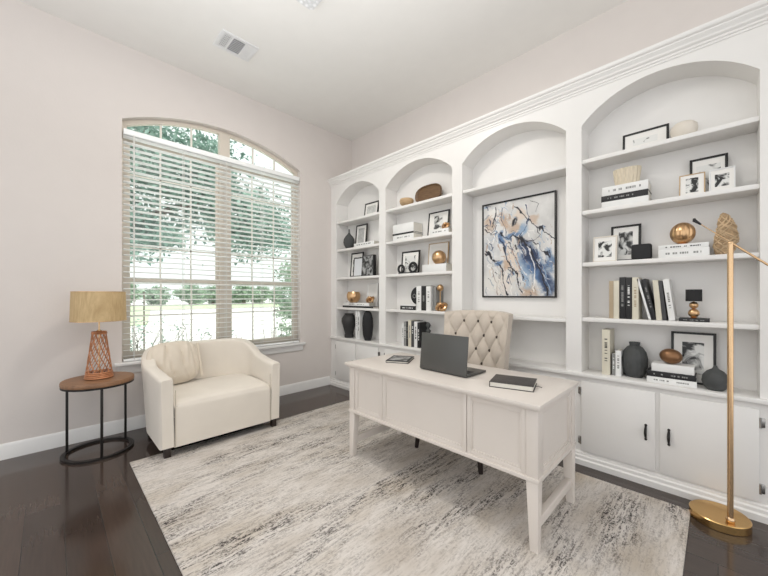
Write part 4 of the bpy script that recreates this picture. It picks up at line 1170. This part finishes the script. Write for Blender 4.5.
def shrub(label, x, y, w, h, seed, n=1800, m=M_leaf2, group=None):
    t = thing('shrub', label, 'shrub', (x, y, GZ), 0, group); rr = random.Random(seed)
    bm = BM()
    for k in range(9):
        a = rr.uniform(0, 2*PI); tube(bm, [(0, 0, 0), (w*.3*math.cos(a), w*.2*math.sin(a), h*.4), (w*.45*math.cos(a), w*.3*math.sin(a), h*.9)], [.012, .008, .004], 5)
    part('stems', bm, M_bark, t)
    bm = BM(); crown(bm, (0, 0, h*.55), (w*.5, w*.4, h*.42), n, .035, seed); part('foliage', bm, m, t, flat=True)
shrub('clipped green shrub below the right window half, nearest the middle', 2.1, 5.4, .58, 1.12, 41)
shrub('clipped green shrub below the right window half, middle of three', 2.85, 5.5, .58, 1.22, 42)
shrub('clipped green shrub at the far right below the window', 3.6, 5.7, .6, 1.45, 43)
bs = thing('bare_shrub', 'pale twiggy shrub outside the lower left window', 'shrub', (.8, 5.25, GZ))
bm = BM(); rr = random.Random(77); tips = []
for k in range(46):
    x = rr.uniform(-.45, .55); y = rr.uniform(-.25, .25); p = Vector((x, y, 0)); pts = [p.copy()]
    d = Vector((rr.gauss(0, .25), rr.gauss(0, .25), 1)).normalized()
    for i in range(6):
        d = (d+Vector((rr.gauss(0, .35), rr.gauss(0, .35), .12))).normalized(); p = p+d*.225; pts.append(p.copy())
        if i > 1:
            q = p+Vector((rr.gauss(0, .1), rr.gauss(0, .1), rr.uniform(.02, .14))); tube(bm, [p, q], [.005, .002], 4); tips.append(q)
    tube(bm, pts, [.011, .01, .009, .008, .007, .005, .003], 5)
part('stems', bm, M_palebark, bs)
bm = BM()
for q in tips:
    for k in range(3):
        p = q+Vector((rr.gauss(0, .03), rr.gauss(0, .03), rr.gauss(0, .03))); a = Vector((rr.gauss(0, 1), rr.gauss(0, 1), rr.gauss(0, 1))).normalized()*.022; b2 = a.orthogonal()*.5
        bm.faces.new([bm.verts.new(p-a), bm.verts.new(p+b2), bm.verts.new(p+a), bm.verts.new(p-b2)])
part('foliage', bm, M_leaf, bs, flat=True)
# pale house far behind right
hs = thing('distant_house', 'pale brick house seen faintly through the right window half', 'house', (40, 52, GZ))
bm = BM(); box(bm, -6, 6, -3, 3, 0, 3.4); part('wall', bm, M_brick, hs)
bm = BM(); prism(bm, [(-6.4, 3.4), (6.4, 3.4), (2, 6.2), (-2, 6.2)], 'y', -3.3, 3.3); part('roof', bm, mat('pale_shingle', (176, 172, 168), .9), hs)
for xx in (-3, 2.5):
    bm = BM(); box(bm, xx-.7, xx+.7, -3.04, -3, 1, 2.4); part('window', bm, M_dgreyb, hs)
# lamp post / sapling on lawn
ps = thing('post', 'thin dark post standing on the lawn outside', 'post', (2.0, 12.2, GZ))
bm = BM(); tube(bm, [(0, 0, 0), (0, 0, 1.75)], .022, 10); part('pole', bm, M_bark, ps)
bm = BM(); box(bm, -.03, .03, -.03, .03, 1.75, 1.79, .01); part('cap', bm, M_bark, ps)
